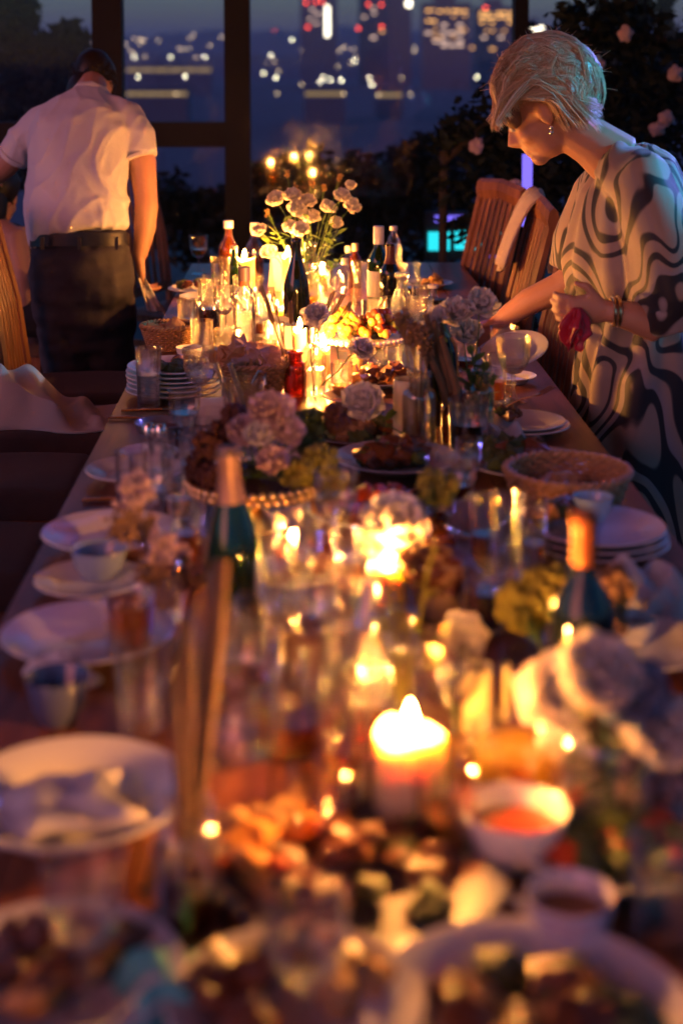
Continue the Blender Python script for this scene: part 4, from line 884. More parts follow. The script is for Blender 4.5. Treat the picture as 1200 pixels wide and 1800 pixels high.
# ------------------------------------------------------------------ roses of the flower screen
for k, (px, py) in enumerate(ROSES_AT[1]):
    q = W(px, py, 6.72) - Vector((1.15, 6.9, 0)); m = MB(); m.ball((0, 0, 0), (.033, .026, .033), None, 22, 16, .45, 1.7 * k)
    m.ball((0, -.012, .002), (.020, .018, .020), None, 16, 12, .6, 3.1 * k + 1); m.build('rose', PETAL_P, ROSES_AT[0], q)
# ------------------------------------------------------------------ far third of the table
candle('thick lit ivory pillar candle at the far left of the flower vase', 430, 517, .036, .125, watts=.9)
candle('tall lit ivory candle standing right before the far flower vase', 506, 530, .021, .155, watts=.8)
candle('short lit candle inside a glass by the far flower vase', 566, 512, .024, .062, watts=1.0)
tumbler('clear glass sheltering a short lit candle by the far flower vase', 566, 512, .04, .10, name='candle_glass')
for i, (x, y) in enumerate(((474, 534), (487, 548), (462, 549), (499, 556))):
    candle('small lit tea light among the far bottles', x, y, .019, .018, watts=.2, name='tea_light', group='tea lights among the far bottles', fl=.6)
bottle('dark brown bottle with white cap beside the thick pillar candle', 402, 508, .037, .245, 'wine', AMBER_G, cap=FOIL_W, caph=.10)
bottle('slim bottle with pale capsule behind the thick pillar candle', 448, 500, .034, .225, 'wine', CLEAR, cap=FOIL_W, caph=.14, liquid=WHISKY, fill=.5)
bottle('small green beer bottle left of the pillar candle', 412, 524, .026, .18, 'wine', GREEN_G, cap=FOIL_G, caph=.05)
bottle('dark sparkling wine bottle, open, before the far flower vase', 521, 574, .041, .275, 'champ', DARK_G, paper=None)
bottle('green wine bottle with white screw cap on the far right', 665, 546, .037, .276, 'wine', GREEN_G, cap=FOIL_W, caph=.20, paper=PAPER)
bottle('dark wine bottle beside the white capped green bottle', 685, 553, .035, .232, 'wine', DARK_G, neck=.28, neckm=FOIL_R)
bottle('clear plastic water bottle behind the white capped wine', 691, 522, .032, .245, 'water', CLEAR, cap=FOIL_W, caph=.05, liquid=WATER, fill=.75)
bottle('clear glass decanter right of the grapes', 706, 588, .044, .188, 'decanter', CLEAR, liquid=WATER, fill=.35, cap=None)
bottle('small clear stoppered bottle on the right behind the white carnations', 760, 592, .032, .155, 'spirit', CLEAR, liquid=WATER, fill=.55, cap=FOIL_W, caph=.05)
for i, (x, y, k) in enumerate(((612, 500, .14), (624, 506, .16), (606, 520, .13))):
    bottle('little glass cruet with bright neck behind the grapes', x, y, .022, k, 'spirit', (CLEAR, WHISKY, CLEAR)[i] if i != 1 else AMBER_G, cap=(FOIL_W, FOIL_G, FOIL_W)[i], caph=.16, group='cruets behind the grapes')
goblet('small goblet at the far left corner of the table', 350, 482, .036, .150, .3, WHISKY)
goblet('clear goblet behind the clear spirit bottle', 441, 566, .040, .150)
tumbler('tall tumbler left of the green beer bottle', 388, 528, .034, .15)
tumbler('tall tumbler just behind the tumbler of dark wine', 374, 545, .034, .12)
tumbler('tall tumbler one third full of dark red wine', 369, 582, .037, .155, .42, WINE)
tumbler('plain tumbler in front of the dark red wine tumbler', 355, 628, .032, .105)
tumbler('short whisky tumbler behind the decanter on the right', 722, 528, .033, .13, .3, WINE)
tumbler('tumbler between grapes and white capped wine bottle', 636, 536, .034, .15)
tumbler('low tumbler standing right before the white capped wine bottle', 652, 585, .03, .10)
tumbler('low tumbler behind the small stoppered bottle', 741, 552, .034, .10)
goblet('wide goblet right of the decanter', 730, 600, .036, .13)
tumbler('slim tumbler left of the decanter', 683, 592, .026, .12)
plate('white plate at the far left table corner', 345, 515, .10); plate('small white plate under the far left plate stack', 360, 540, .085, z=.021)
plate('white plate at the far right behind the decanter', 760, 545, .10)
plate('white saucer with bread at the far right corner', 755, 505, .085)
pile('bread_pieces', 'torn bread on the far saucer', 'food', 755, 505, .05, 6, .02, [BREAD], seed=6)
pile('salad', 'salad leftovers on the far left plate', 'food', 345, 515, .05, 9, .016, [GREENS, MEAT], z=.022, seed=2)
napkin('white napkin crumpled in front of the thick pillar candle', 455, 548, .12, .10, .3, .07, seed=3)
napkin('white napkin crumpled at the foot of the tall far candle', 485, 580, .13, .10, -.2, .05, seed=5)
card('standing folded white card before the far flowers', 495, 508, .075, .13, .25); card('low folded cream card below the sparkling wine', 500, 612, .10, .06, .1)
# the far flower vase
vb = T(541, 522); bottle('clear glass vase of white flowers at the far end', 541, 522, .045, .19, 'jar', CLEAR, liquid=WATER, fill=.5, name='flower_vase', cat='vase')
far = [(485, 352, .036), (515, 346, .034), (546, 386, .040), (521, 368, .036), (576, 367, .034), (601, 346, .034), (615, 327, .024), (616, 364, .038), (455, 407, .032), (511, 402, .034), (472, 446, .034), (540, 356, .034), (530, 405, .036), (590, 392, .028)]
for (x, y, r) in far: flower('white ruffled flower in the far glass vase', vb + Vector((RF.uniform(-.015, .015), RF.uniform(-.01, .01), .02)), x, y, vb.y + RF.uniform(-.12, .10), r, PETAL, group='white flowers in the far vase', petals=True, leafn=2)
for (x, y) in ((600, 405), (620, 440), (500, 430), (470, 395)): flower('leafy green sprig in the far glass vase', vb + Vector((0, 0, .03)), x, y, vb.y - .05, .02, None, group='leafy sprigs in the far vase', leafn=7, name='leafy_sprig')
for (x, y) in ((505, 306), (548, 322), (570, 330), (520, 330), (470, 375), (597, 312)): puff('dried seed head rising from the far glass vase', vb + Vector((0, 0, .03)), x, y, vb.y + .05, (.012, .016), 26, .0035, DRIED, 'dried_seed_head', 'dried plant', group='dried seed heads in the far vase', seed=4)
# fruit stand
p = T(640, 640); cake_stand('white footed fruit stand heaped with grapes', 640, 640, .115, .075, pbr('lace_white', (.7, .62, .5), .5), 44, name='fruit_stand')
GR = [pbr('golden_grape', (.50, .30, .05), .25, var=.25, scale=30, sss=.4), pbr('red_grape', (.38, .07, .02), .25, var=.3, scale=30, sss=.3), pbr('green_grape', (.34, .36, .07), .25, var=.2, scale=30, sss=.4)]
gm = [MB().ball((0, 0, 0), (.0125, .0125, .0145), None, 12, 9).mesh('grape', g) for g in GR]
rg = random.Random(5)
for lab, cx, cnt, pick in (('bunch of pale golden grapes on the fruit stand', -.048, 62, (0, 0, 0, 2)), ('bunch of red and amber grapes on the fruit stand', .038, 70, (1, 1, 0, 1, 2))):
    t = thing('grape_bunch', lab, 'grapes', p + Vector((cx, 0, .075)))
    for i in range(cnt):
        a = rg.uniform(0, 6.3); rr = .062 * math.sqrt(rg.random()); hh = .012 + (.062 * (1 - (rr / .066) ** 2)) * rg.random() ** .6
        o = link('grape', gm[rg.choice(pick)], t, (rr * math.cos(a), rr * math.sin(a), hh)); o.rotation_euler = (rg.uniform(-1, 1), rg.uniform(-1, 1), 0)
    MB().tube([(0, 0, .05), (.004, .004, .085), (.02, .01, .1)], [.003, .0022, .002], 6).build('stalk', DRIED, t)
# ------------------------------------------------------------------ middle third
candle('short lit candle in front of the fruit stand', 568, 660, .0185, .072, watts=1.15, fl=1.15); candle('lit candle between the tall tumbler and fruit stand', 527, 648, .0185, .105, watts=1.1)
bottle('clear spirit bottle with brown capsule on the left', 430, 612, .033, .232, 'spirit', CLEAR, cap=pbr('brown_cap', (.20, .12, .10), .4), caph=.16, neck=.22, neckm=pbr('amber_band', (.5, .14, .03), .4), liquid=WATER, fill=.48)
basket('small wicker basket with bread beside the napkin', 296, 612, .055, .075, .062); pile('bread_slices', 'bread slices in the small wicker basket by the man', 'food', 296, 612, .05, 7, .026, [BREAD], z=.03, seed=11)
basket('round wicker bread basket left of the amber vase', 447, 690, .062, .092, .075); pile('bread_rolls', 'heap of flat bread in the round basket left of the amber vase', 'food', 447, 690, .06, 8, .04, [BREAD], z=.05, seed=12, long=1.5)
tumbler('tall clear tumbler just behind the wicker basket', 481, 646, .031, .122)
bottle('small amber glass bottle used as vase for dried stalks', 519, 694, .028, .108, 'jar', AMBER_G, name='amber_vase', cat='vase')
bottle('clear little bottle vase beside the amber vase', 552, 694, .030, .165, 'spirit', CLEAR, liquid=WATER, fill=.4, name='bottle_vase', cat='vase')
va = T(519, 694); vbv = T(552, 694)
for (x, y) in ((468, 530), (478, 560), (486, 545), (512, 560), (590, 545), (601, 556), (575, 540)): wheat('dried grass stalk in the small amber bottle vase', va + Vector((0, 0, .01)), x, y, va.y + RF.uniform(-.03, .05), group='dried stalks in the amber vase')
flower('pale flower on a long stem in the clear bottle beside the amber vase', vbv + Vector((0, 0, .01)), 556, 556, vbv.y - .03, .038, PETAL, petals=True, leafn=1)
flower('pale flower drooping toward the meat platter', vbv + Vector((0, 0, .01)), 636, 616, vbv.y - .1, .034, PETAL, petals=True, leafn=1)
tumbler('low glass with an unlit white candle inside', 633, 650, .036, .082, name='candle_glass'); candle('unlit white candle in the low glass', 628, 650, .016, .045, lit=False)
plate('oval white platter of roast meat before the fruit stand', 660, 676, .125, mat=None, ex=.8); pile('roast_meat', 'glossy roast meat pieces on the oval platter', 'food', 665, 674, .088, 20, .022, [MEAT, MEAT, CHEESE], seed=21, ex=(1.05, .75))
plate('small lilac lit saucer in front of the meat platter', 622, 708, .075)
bowl('small white sauce bowl behind the plate stack', 333, 650, .036, .04, z=.02); plate('white plate under the small sauce bowl', 322, 655, .10); pile('salad', 'dark leftovers on the plate with the sauce bowl', 'food', 352, 655, .045, 7, .015, [MEAT, GREENS], seed=31)
ORD = ('lowest', 'second lowest', 'third lowest', 'third topmost', 'second topmost', 'topmost')
for i in range(6): plate(ORD[i] + ' white plate of the tall stack behind the water glass', 305 + (i % 2), 694, .118 - .002 * (i % 3), z=.0115 * i, group='plates stacked behind the water glass')
pile('salad', 'leftover salad on the topmost plate of the tall stack', 'food', 318, 694, .065, 12, .015, [MEAT, GREENS, CHEESE], z=.066, seed=33)
tumbler('highball glass half full of water at the left table edge', 262, 714, .0315, .142, .52, WATER, taper=.86)
goblet('cut glass goblet right of the water highball', 352, 722, .042, .150, .22, WATER)
card('folded beige card below the cut glass goblet', 376, 742, .085, .055, .15)
cutlery('knife', 'dark handled knife lying before the plate stack', 285, 722, R(8), mat=None); cutlery('knife', 'knife lying on the table edge below the highball', 262, 738, R(-4))
tumbler('wide ice glass with metal tongs behind the cake stand', 428, 752, .049, .112); t = thing('ice_tongs', 'metal ice tongs leaning in the wide ice glass', 'tongs', T(428, 752))
for s in (-1, 1): MB().tube([(s * .006, 0, .012), (s * .014 - .02, -.005, .08), (s * .016 - .045, -.01, .15)], [(.004, .001), (.006, .0012), (.007, .0012)], 6).build('arm', METAL, t)
MB().tube([(.02, 0, .10), (.035, -.005, .13), (.05, 0, .125), (.05, 0, .10), (.035, 0, .09)], .0035, 6).build('loop', METAL, t)
candle('unlit thick white pillar candle on the right', 718, 778, .034, .140, lit=False)
bottle('clear bottle vase in front of the white pillar candle', 736, 786, .037, .165, 'jar', CLEAR, liquid=WATER, fill=.4, name='bottle_vase', cat='vase'); vc = T(736, 786)
for (x, y) in ((742, 588), (706, 560), (752, 615), (725, 590)): puff('dried thistle stem in the bottle before the white pillar candle', vc + Vector((0, 0, .01)), x, y, vc.y + RF.uniform(-.03, .03), (.018, .026), 60, .0045, DRIED, 'dried_thistle', 'dried plant', group='thistle stems before the white candle', spike=True, seed=9)
bottle('dark wine bottle standing among dried stems on the right', 782, 744, .037, .285, 'wine', DARK_G, neck=.3, neckm=LEATHER, tilt=(0, R(-3)))
bottle('brown bottle vase holding thick dried stems', 800, 776, .032, .11, 'jar', AMBER_G, name='bottle_vase', cat='vase'); vd = T(800, 776)
for i, (x, y) in enumerate(((748, 560), (762, 572), (728, 575), (775, 600))):
    t = thing('dried_reed', 'thick brown dried reed leaning in the brown bottle vase', 'dried plant', vd + Vector((0, 0, .01)), group='reeds in the brown bottle vase'); d = W(x, y, vd.y - .02 * i) - vd; MB().tube([(0, 0, 0), d * .5 + Vector((.006 * i, 0, 0)), d], [.007, .009, .006], 8).build('stalk', DRIED, t)
bottle('small greenish bottle vase with carnations', 845, 764, .029, .145, 'jar', glass('pale_green_glass', (.72, .88, .78)), liquid=WATER, fill=.4, name='bottle_vase', cat='vase'); ve = T(845, 764)
for (x, y, r) in ((840, 540, .046), (822, 588, .040), (802, 552, .040), (748, 592, .034), (770, 560, .030)): flower('white ruffled carnation in the greenish bottle vase', ve + Vector((0, 0, .01)), x, y, ve.y + RF.uniform(-.06, .06), r, PETAL, (RF.uniform(-.4, .3), -.55, .75), 'carnations in the greenish vase', True, 2)
for (x, y) in ((838, 640), (822, 650), (868, 655), (852, 625)): flower('long green leaf spray in the greenish bottle vase', ve + Vector((0, 0, .01)), x, y, ve.y, .02, None, group='leaf sprays in the greenish vase', leafn=4, name='leafy_sprig')
tumbler('tumbler half full of dark red wine beside the greenish vase', 822, 794, .043, .115, .5, WINE)
goblet('wide goblet below the woman\'s reaching hand', 901, 706, .042, .160, .25, WATER); tumbler('slim fluted glass left of the wide goblet', 873, 708, .023, .12, .4, WHISKY, flute=True)
goblet('second goblet standing behind the wide goblet', 885, 668, .038, .14); tumbler('short glass left of the reaching hand', 800, 650, .035, .11)
goblet('small wine glass behind the carnations', 815, 690, .034, .13, .3, WINE)
plate('white plate in the woman\'s reaching hand, tilted', 905, 690, .085, z=.095).rotation_euler = (R(18), R(-14), 0)
plate('white saucer right behind the wide goblet', 900, 672, .062); plate('white plate with a fork at the right table edge', 915, 752, .100); plate('white plate underneath the plate with a fork', 918, 758, .105, z=-.0)
cutlery('fork', 'silver fork resting tilted on the right edge plate', 915, 728, R(28), z=.03, tilt=R(-12)); napkin('white paper napkin folded beside the fork plate', 880, 775, .07, .09, .5, .045, seed=8)
pile('salad', 'small leftovers under the fork on the right plate', 'food', 895, 748, .03, 6, .013, [MEAT, GREENS], z=.02, seed=36)
plate('large white plate of golden and dark roast food', 697, 822, .128, deep=.006); pile('roast_food', 'golden and dark roast pieces on the large white plate', 'food', 690, 816, .072, 16, .024, [CHEESE, MEAT, GREENS], seed=41)
plate('white plate of dark grilled meat behind the right basket', 930, 826, .125); pile('grilled_meat', 'dark grilled meat heap on the plate behind the right basket', 'food', 895, 822, .075, 18, .024, [MEAT, MEAT, GREENS], z=.016, seed=42)
basket('wide shallow wicker basket on the right', 995, 900, .085, .112, .075, rows=10); pile('bread_slices', 'bread at the bottom of the wide right basket', 'food', 995, 900, .06, 6, .03, [BREAD], z=.01, seed=43)
goblet('tiny liqueur glass in front of the roast plate', 822, 876, .026, .115, .4, WATER, stem=.35)
plate('dark green salad platter behind the roast plate', 632, 772, .115, mat=CERAMIC_D); pile('salad', 'heap of dark herbs and hops on the dark platter', 'food', 625, 770, .085, 34, .02, [GREENS, GREENS, MEAT, DRIED], seed=44)
plate('white dish of red tomatoes before the roast plate', 640, 912, .105); pile('tomatoes', 'red tomato salad on the white dish', 'food', 640, 910, .075, 18, .024, [TOMATO, TOMATO, MEAT, CHEESE], seed=45)
flower('pale loose flower bending over the dark salad platter', T(736, 786) + Vector((0, 0, .01)), 640, 712, 3.15, .052, PETAL, (-.2, -.7, .6), petals=True, leafn=1)
# shakers and left setting
for i, (x, y) in enumerate(((262, 812), (283, 814))):
    t = thing('shaker', 'glass shaker with metal top at the left setting', 'shaker', T(x, y), group='salt and pepper shakers'); MB().lathe([(0, 0), (.016, 0), (.018, .004), (.014, .055), (.013, .06), (0, .06)], 10).build('body', CLEAR, t, ang=10); MB().lathe([(0, .008), (.0145, .008), (.0125, .04), (0, .04)], 10).build('filling', pbr('salt', (.7, .68, .65), .9), t); MB().lathe([(.0145, .058), (.015, .072), (.011, .08), (0, .082)], 16).build('top', METAL, t)
tumbler('wide tumbler left behind the cake stand', 372, 820, .046, .115, .25, WHISKY); tumbler('tall glass with a little amber drink before the shakers', 312, 912, .030, .125, .25, WHISKY)
tumbler('narrow glass standing left of the amber drink', 285, 860, .026, .11, .3, WATER)
bowl('dark sauce bowl at the left setting', 283, 770, .058, .035, mat=CERAMIC_D, fillm=MEAT); plate('white side plate at the left setting by the shakers', 262, 808, .062)
plate('white plate overhanging the left table edge by the brown glass', 238, 842, .098, deep=.004); plate('white plate at the left edge, behind the one with the small bowl', 196, 962, .118, deep=.012)
plate('white plate with a small bluish bowl at the left edge', 160, 1035, .088); bowl('small bluish bowl on the left edge plate', 175, 1022, .045, .045, z=.008, mat=pbr('blue_ceramic', (.30, .38, .50), .25, coat=.4))
plate('large white plate under the brown tinted glass on the left', 155, 1135, .122, deep=.004); tumbler('brown tinted tumbler on the large left plate', 228, 1160, .036, .098, .8, WHISKY)
bowl('dark blue cup at the left table edge', 103, 1268, .040, .058, mat=pbr('navy_ceramic', (.10, .12, .22), .25, coat=.5), name='cup', cat='cup'); napkin('folded white napkin behind the dark blue cup', 110, 1195, .09, .07, .1, .03, seed=13)
plate('big white soup plate nearest the left corner', 128, 1450, .128, deep=.022); napkin('white napkin crumpled inside the big soup plate', 120, 1462, .13, .12, .4, .03, seed=15, z=.03)
# cake stand with flowers
cake_stand('gold beaded cake stand carrying a flower arrangement', 448, 922, .118, .085, GOLD, 44); cs = T(448, 922) + Vector((0, 0, .085))
for (x, y, r, dy, w_) in ((478, 728, .044, -.02, 'largest blush flower crowning'), (455, 770, .032, -.05, 'only pure white flower on'), (505, 760, .034, -.04, 'blush flower beside the green blooms on'), (480, 815, .034, -.09, 'lowest blush flower on'), (430, 760, .035, .0, 'blush flower beside the dark dried blooms on')): flower(w_ + ' the gold beaded cake stand', cs, x, y, cs.y + dy, r, PETAL_P if x != 455 else PETAL, group='blush flowers on the cake stand', petals=(r > .04), leafn=2)
for (x, y, dy) in ((560, 808, -.05), (545, 775, .02), (585, 850, -.06), (525, 830, -.08), (540, 745, .05)): puff(('yellow green' if y > 790 else 'dark green') + ' bloom on the gold beaded cake stand', cs, x, y, cs.y + dy, (.030, .028), 110, .0075, LIME if y > 790 else GREENS, 'green_bloom', 'flower', group='green blooms on the cake stand', seed=3)
for (x, y, dy) in ((365, 785, .0), (395, 760, .03), (350, 825, -.02), (375, 840, -.05), (410, 735, .04), (590, 735, .05)): puff('dark red dried bloom on the gold beaded cake stand', cs, x, y, cs.y + dy, (.026, .026), 90, .007, DRIED_DK, 'dried_bloom', 'dried plant', group='dark dried blooms on the cake stand', seed=6)
for (x, y, dy) in ((440, 825, -.02), (500, 830, -.02), (400, 835, .0), (540, 830, .02), (470, 840, .05)): flower('leafy base sprig on the gold beaded cake stand', cs, x, y, cs.y + dy, .02, None, group='leaf sprigs on the cake stand', leafn=8, name='leafy_sprig', leafm=LEAF_DK)
bottle('sparkling wine bottle with foil neck before the cake stand', 420, 1128, .042, .282, 'champ', GREEN_G, neck=.27, neckm=pbr('rose_foil', (.36, .20, .15), .4, metal=.3), tilt=(0, R(-3)), paper=None)
# ------------------------------------------------------------------ near third
tumbler('clear wide bowl glass sheltering a lit candle behind the lime leaves', 682, 1080, .056, .125, name='candle_glass'); candle('lit candle inside the wide bowl glass', 681, 1075, .030, .075, watts=.7, fl=.55)
vg = T(700, 1250); bottle('slim clear bottle vase behind the near candle', 704, 1250, .026, .13, 'jar', CLEAR, liquid=WATER, fill=.6, name='bottle_vase', cat='vase')
flower('broad cream flower over the candle in the bowl glass', T(704, 1250) + Vector((0, 0, .01)), 692, 925, 2.28, .058, PETAL, (0, -.5, .8), leafn=0)
for k, (x, y) in enumerate(((700, 1030), (745, 1062), (680, 1010), (725, 1085), (765, 960))): flower('lime green leafy stem in the slim bottle behind the near candle', T(704, 1250) + Vector((0, 0, .01)), x, y, 2.0 - .02 * k, .02, None, group='lime stems behind the near candle', leafn=3, name='leafy_sprig', leafm=LIME, stemm=LIME, stemr=.0028)
puff('yellow green bloom rising beside the tomatoes', T(760, 1010) + Vector((0, 0, .0)), 768, 858, 2.36, (.034, .03), 120, .0085, LIME, 'green_bloom', 'flower', seed=11)
bottle('short brown bottle holding the yellow green bloom', 770, 1010, .028, .10, 'jar', AMBER_G, name='bottle_vase', cat='vase')
bowl('tall beige pottery bowl right of the bowl glass candle', 772, 1080, .048, .085, mat=pbr('beige_pottery', (.42, .28, .22), .6)); pile('bread_pieces', 'brown bread heap in the tall beige bowl', 'food', 772, 1080, .035, 8, .026, [BREAD, MEAT], z=.055, seed=51)
for (x, y, r, h, f, lq, lab) in ((851, 1015, .026, .135, .5, WINE, 'slim highball of red wine left of the plate stack'), (889, 1030, .027, .150, .35, WINE, 'tallest highball of red wine before the right basket'), (932, 1015, .026, .13, .4, WHISKY, 'highball of amber drink touching the right plate stack'),
                              (850, 1110, .034, .10, .6, WINE, 'low tumbler of dark wine behind the cream candle')): tumbler(lab, x, y, r, h, f, lq)
for (x, y, lab) in ((478, 1110, 'goblet before the gold beaded cake stand'), (522, 1090, 'goblet right of the foil necked bottle'), (622, 1095, 'goblet left of the bowl glass candle'), (548, 1210, 'tall goblet left of the near candle')): goblet(lab, x, y, .037, .155 if y < 1200 else .17, .3, WATER if x != 522 else WHISKY)
for (x, y, r, h, lab) in ((605, 1360, .034, .10, 'tumbler touching the left of the near candle'), (645, 1310, .028, .105, 'slim tumbler left behind the near candle'), (570, 1300, .030, .11, 'slim tumbler beside the tall goblet'), (600, 1440, .030, .07, 'low shot glass before the near candle')): tumbler(lab, x, y, r, h, .3, WHISKY)
plate('tan lit side plate before the cake stand', 520, 1020, .078)
candle('thick lit candle with tall flame on the near table', 720, 1440, .040, .098, watts=1.2, fl=1.05)
candle('unlit cream candle right behind the near candle', 838, 1282, .0195, .082, lit=False); candle('thin unlit taper beside the cream candle', 886, 1262, .008, .07, lit=False, name='taper_candle')
flower('pale petals drooping above the cream candle', T(800, 1290) + Vector((0, 0, 0)), 812, 1120, 1.92, .036, PETAL, (.3, -.6, .6), leafn=1)
tumbler('near tumbler of glowing honey coloured drink', 905, 1425, .052, .098, .72, HONEY)
tumbler('tumbler between the honey tumbler and near candle', 820, 1400, .035, .08, .5, WHISKY)
plate('dark round platter before the near candle', 640, 1560, .145, mat=CERAMIC_D); pile('roast_food', 'dark roast leftovers with amber bits on the near dark platter', 'food', 640, 1560, .10, 26, .018, [MEAT, MEAT, MEAT, GREENS, MEAT], seed=61)
pile('pastries', 'golden pastries left of the dark platter', 'food', 470, 1490, .05, 5, .022, [CHEESE, BREAD], z=0, seed=62); pile('carrot_sticks', 'orange crisp pieces before the pastries', 'food', 440, 1580, .05, 4, .02, [CHEESE, TOMATO], z=0, seed=63, long=2.2)
# crowd of glasses between the dishes
MORE = [('g', 590, 985, .038, .150, .3, 'W', 'goblet beside the tomato dish'), ('t', 560, 1010, .030, .11, .5, 'A', 'amber tumbler before the tomato dish'),
 ('g', 500, 1185, .040, .165, .2, 'W', 'wide goblet before the tan side plate'), ('t', 455, 1205, .034, .12, .4, 'W', 'water tumbler right of the foil necked bottle'), ('t', 598, 1190, .030, .13, .5, 'W', 'slim water tumbler left of the slim bottle vase'),
 ('d', 655, 1195, .046, .19, .4, 'W', 'glass carafe left of the lime stems'), ('t', 520, 1330, .034, .10, .4, 'A', 'amber tumbler left of the low shot glass'),
 ('g', 420, 1330, .038, .16, .3, 'V', 'goblet of red wine right of the dried reeds'), ('t', 375, 1230, .032, .12, .5, 'W', 'water tumbler behind the dried reeds'), ('t', 340, 860, .028, .115, .4, 'W', 'water tumbler left beside the cake stand'),
 ('g', 325, 800, .034, .14, .3, 'W', 'small goblet between shakers and wide tumbler'), ('t', 232, 905, .030, .12, .5, 'W', 'water tumbler behind the second left plate'), ('g', 265, 950, .036, .15, .25, 'W', 'goblet at the left behind the dried spray'),
 ('t', 330, 1005, .030, .125, .5, 'A', 'amber highball left of the foil necked bottle'), ('t', 775, 900, .030, .10, .3, 'W', 'low tumbler right of the tomato dish'), ('g', 800, 945, .036, .15, .3, 'V', 'goblet of red wine behind the tall beige bowl'),
 ('t', 905, 1085, .032, .12, .5, 'A', 'amber tumbler left of the green hydrangeas'), ('t', 960, 1130, .034, .12, .4, 'W', 'water tumbler under the green hydrangeas'), ('g', 770, 1330, .034, .15, .3, 'W', 'goblet right behind the near candle'),
 ('t', 780, 1500, .034, .085, .5, 'A', 'amber tumbler before the near candle on the right'), ('t', 560, 1480, .032, .08, .3, 'A', 'low amber tumbler behind the dark platter'), ('g', 395, 1450, .038, .15, .3, 'W', 'goblet left of the golden pastries'),
 ('t', 250, 1290, .034, .12, .4, 'W', 'water tumbler right of the dark blue cup'), ('t', 470, 668, .028, .10, .3, 'W', 'small tumbler right before the round bread basket'), ('t', 600, 700, .028, .09, .3, 'A', 'amber shot glass beside the little bottle vase'),
 ('g', 400, 672, .036, .14, .2, 'W', 'goblet left of the round bread basket'), ('t', 330, 590, .030, .11, .4, 'A', 'amber tumbler behind the small wicker basket'), ('t', 690, 640, .030, .10, .3, 'W', 'tumbler behind the meat platter'),
 ('g', 660, 612, .034, .14, .3, 'V', 'red wine goblet right of the fruit stand'), ('t', 745, 655, .030, .12, .4, 'W', 'water tumbler right of the meat platter'), ('g', 760, 690, .036, .15, .25, 'W', 'goblet behind the thick dried stems'),
 ('t', 462, 590, .028, .11, .3, 'A', 'amber tumbler right of the clear spirit bottle'), ('t', 590, 600, .028, .10, .3, 'W', 'tumbler left of the fruit stand'), ('g', 395, 590, .035, .15, .2, 'W', 'goblet right of the dark wine tumbler'),
 ('t', 575, 548, .030, .12, .3, 'W', 'tumbler right of the sparkling wine'), ('t', 545, 545, .028, .10, .4, 'A', 'amber tumbler behind the sparkling wine'), ('g', 595, 560, .034, .15, .2, 'W', 'goblet behind the grapes'), ('t', 425, 548, .028, .12, .3, 'W', 'tumbler before the thick pillar candle')]
LQ = {'W': WATER, 'A': WHISKY, 'V': WINE}
for k, x, y, r, h, f, q, lab in MORE:
    if k == 'g': goblet(lab, x, y, r, h, f, LQ[q])
    elif k == 't': tumbler(lab, x, y, r, h, f, LQ[q])
    else: bottle(lab, x, y, r, h, 'decanter', CLEAR, liquid=LQ[q], fill=f, name='carafe', cat='carafe')
for (x, y, rz, nm, lab) in ((235, 880, 5, 'knife', 'knife on bare wood before the overhanging plate'), (330, 945, 20, 'fork', 'fork lying left of the foil necked bottle'), (255, 1075, 85, 'knife', 'knife right of the plate with the small bowl'), (270, 1230, 80, 'fork', 'fork right of the large left plate'),
                         (1010, 1045, -70, 'knife', 'knife before the right plate stack'), (880, 930, 60, 'fork', 'fork behind the wine highballs'), (330, 1480, 75, 'knife', 'knife right of the big soup plate'), (765, 860, 30, 'fork', 'fork before the liqueur glass')): cutlery(nm, lab, x, y, R(rz))
# right near corner
for i in range(3): plate(('lowest', 'middle', 'topmost')[i] + ' white plate of the low stack at the right edge', 1048, 965, .122 - .003 * i, z=.012 * i, group='plates stacked at the right edge')
bowl('pale cyan ramekin on the low right plate stack', 1040, 958, .034, .042, z=.042, mat=pbr('pale_cyan_ceramic', (.45, .62, .66), .25, coat=.4), name='ramekin'); pile('salad', 'leftovers beside the pale cyan ramekin', 'food', 985, 960, .05, 10, .018, [MEAT, CHEESE, GREENS], z=.044, seed=71)
napkin('long white napkin crumpled before the right plate stack', 1110, 1040, .16, .09, -.3, .05, seed=17); napkin('small white napkin at the right table edge', 1165, 1085, .09, .07, .2, .04, seed=18)
bottle('wine bottle with amber neck among green flowers', 1020, 1345, .038, .305, 'wine', DARK_G, neck=.20, neckm=pbr('copper_foil', (.50, .15, .04), .35, metal=.4))
bottle('round clear vase of white and blue flowers at the right', 1060, 1480, .05, .17, 'jar', CLEAR, liquid=WATER, fill=.5, name='flower_vase', cat='vase'); vh = T(1060, 1480) + Vector((0, 0, .01))
BLUEP = pbr('blue_petal', (.26, .34, .50), .7, var=.15, trans=.3)
for (x, y, r, mt, lab) in ((980, 1225, .050, PETAL, 'large cream flower left in the round right vase'), (1110, 1228, .046, BLUEP, 'large blue flower in the round right vase'), (1050, 1190, .05, PETAL, 'white flower at the top of the round right vase'), (1130, 1390, .048, PETAL_P, 'low blush flower right of the round vase'), (1000, 1340, .042, PETAL, 'cream flower low on the left of the round vase'), (1160, 1290, .045, PETAL, 'white flower leaning right from the round vase')): flower(lab, vh, x, y, vh.y + RF.uniform(-.05, .08), r, mt, (RF.uniform(-.4, .4), -.6, .7), leafn=3, leafm=LEAF_DK)
for (x, y, lab) in ((925, 1065, 'lime green hydrangea head left of the amber necked bottle'), (965, 1040, 'lime green hydrangea head touching the amber necked bottle'), (1062, 1035, 'ochre green hydrangea head right of the amber necked bottle'), (1045, 1085, 'dull green hydrangea head before the amber necked bottle')): puff(lab, vh, x, y, 1.95, (.04, .03), 140, .009, LIME if x < 1000 else DRIED, 'hydrangea', 'flower', seed=13)
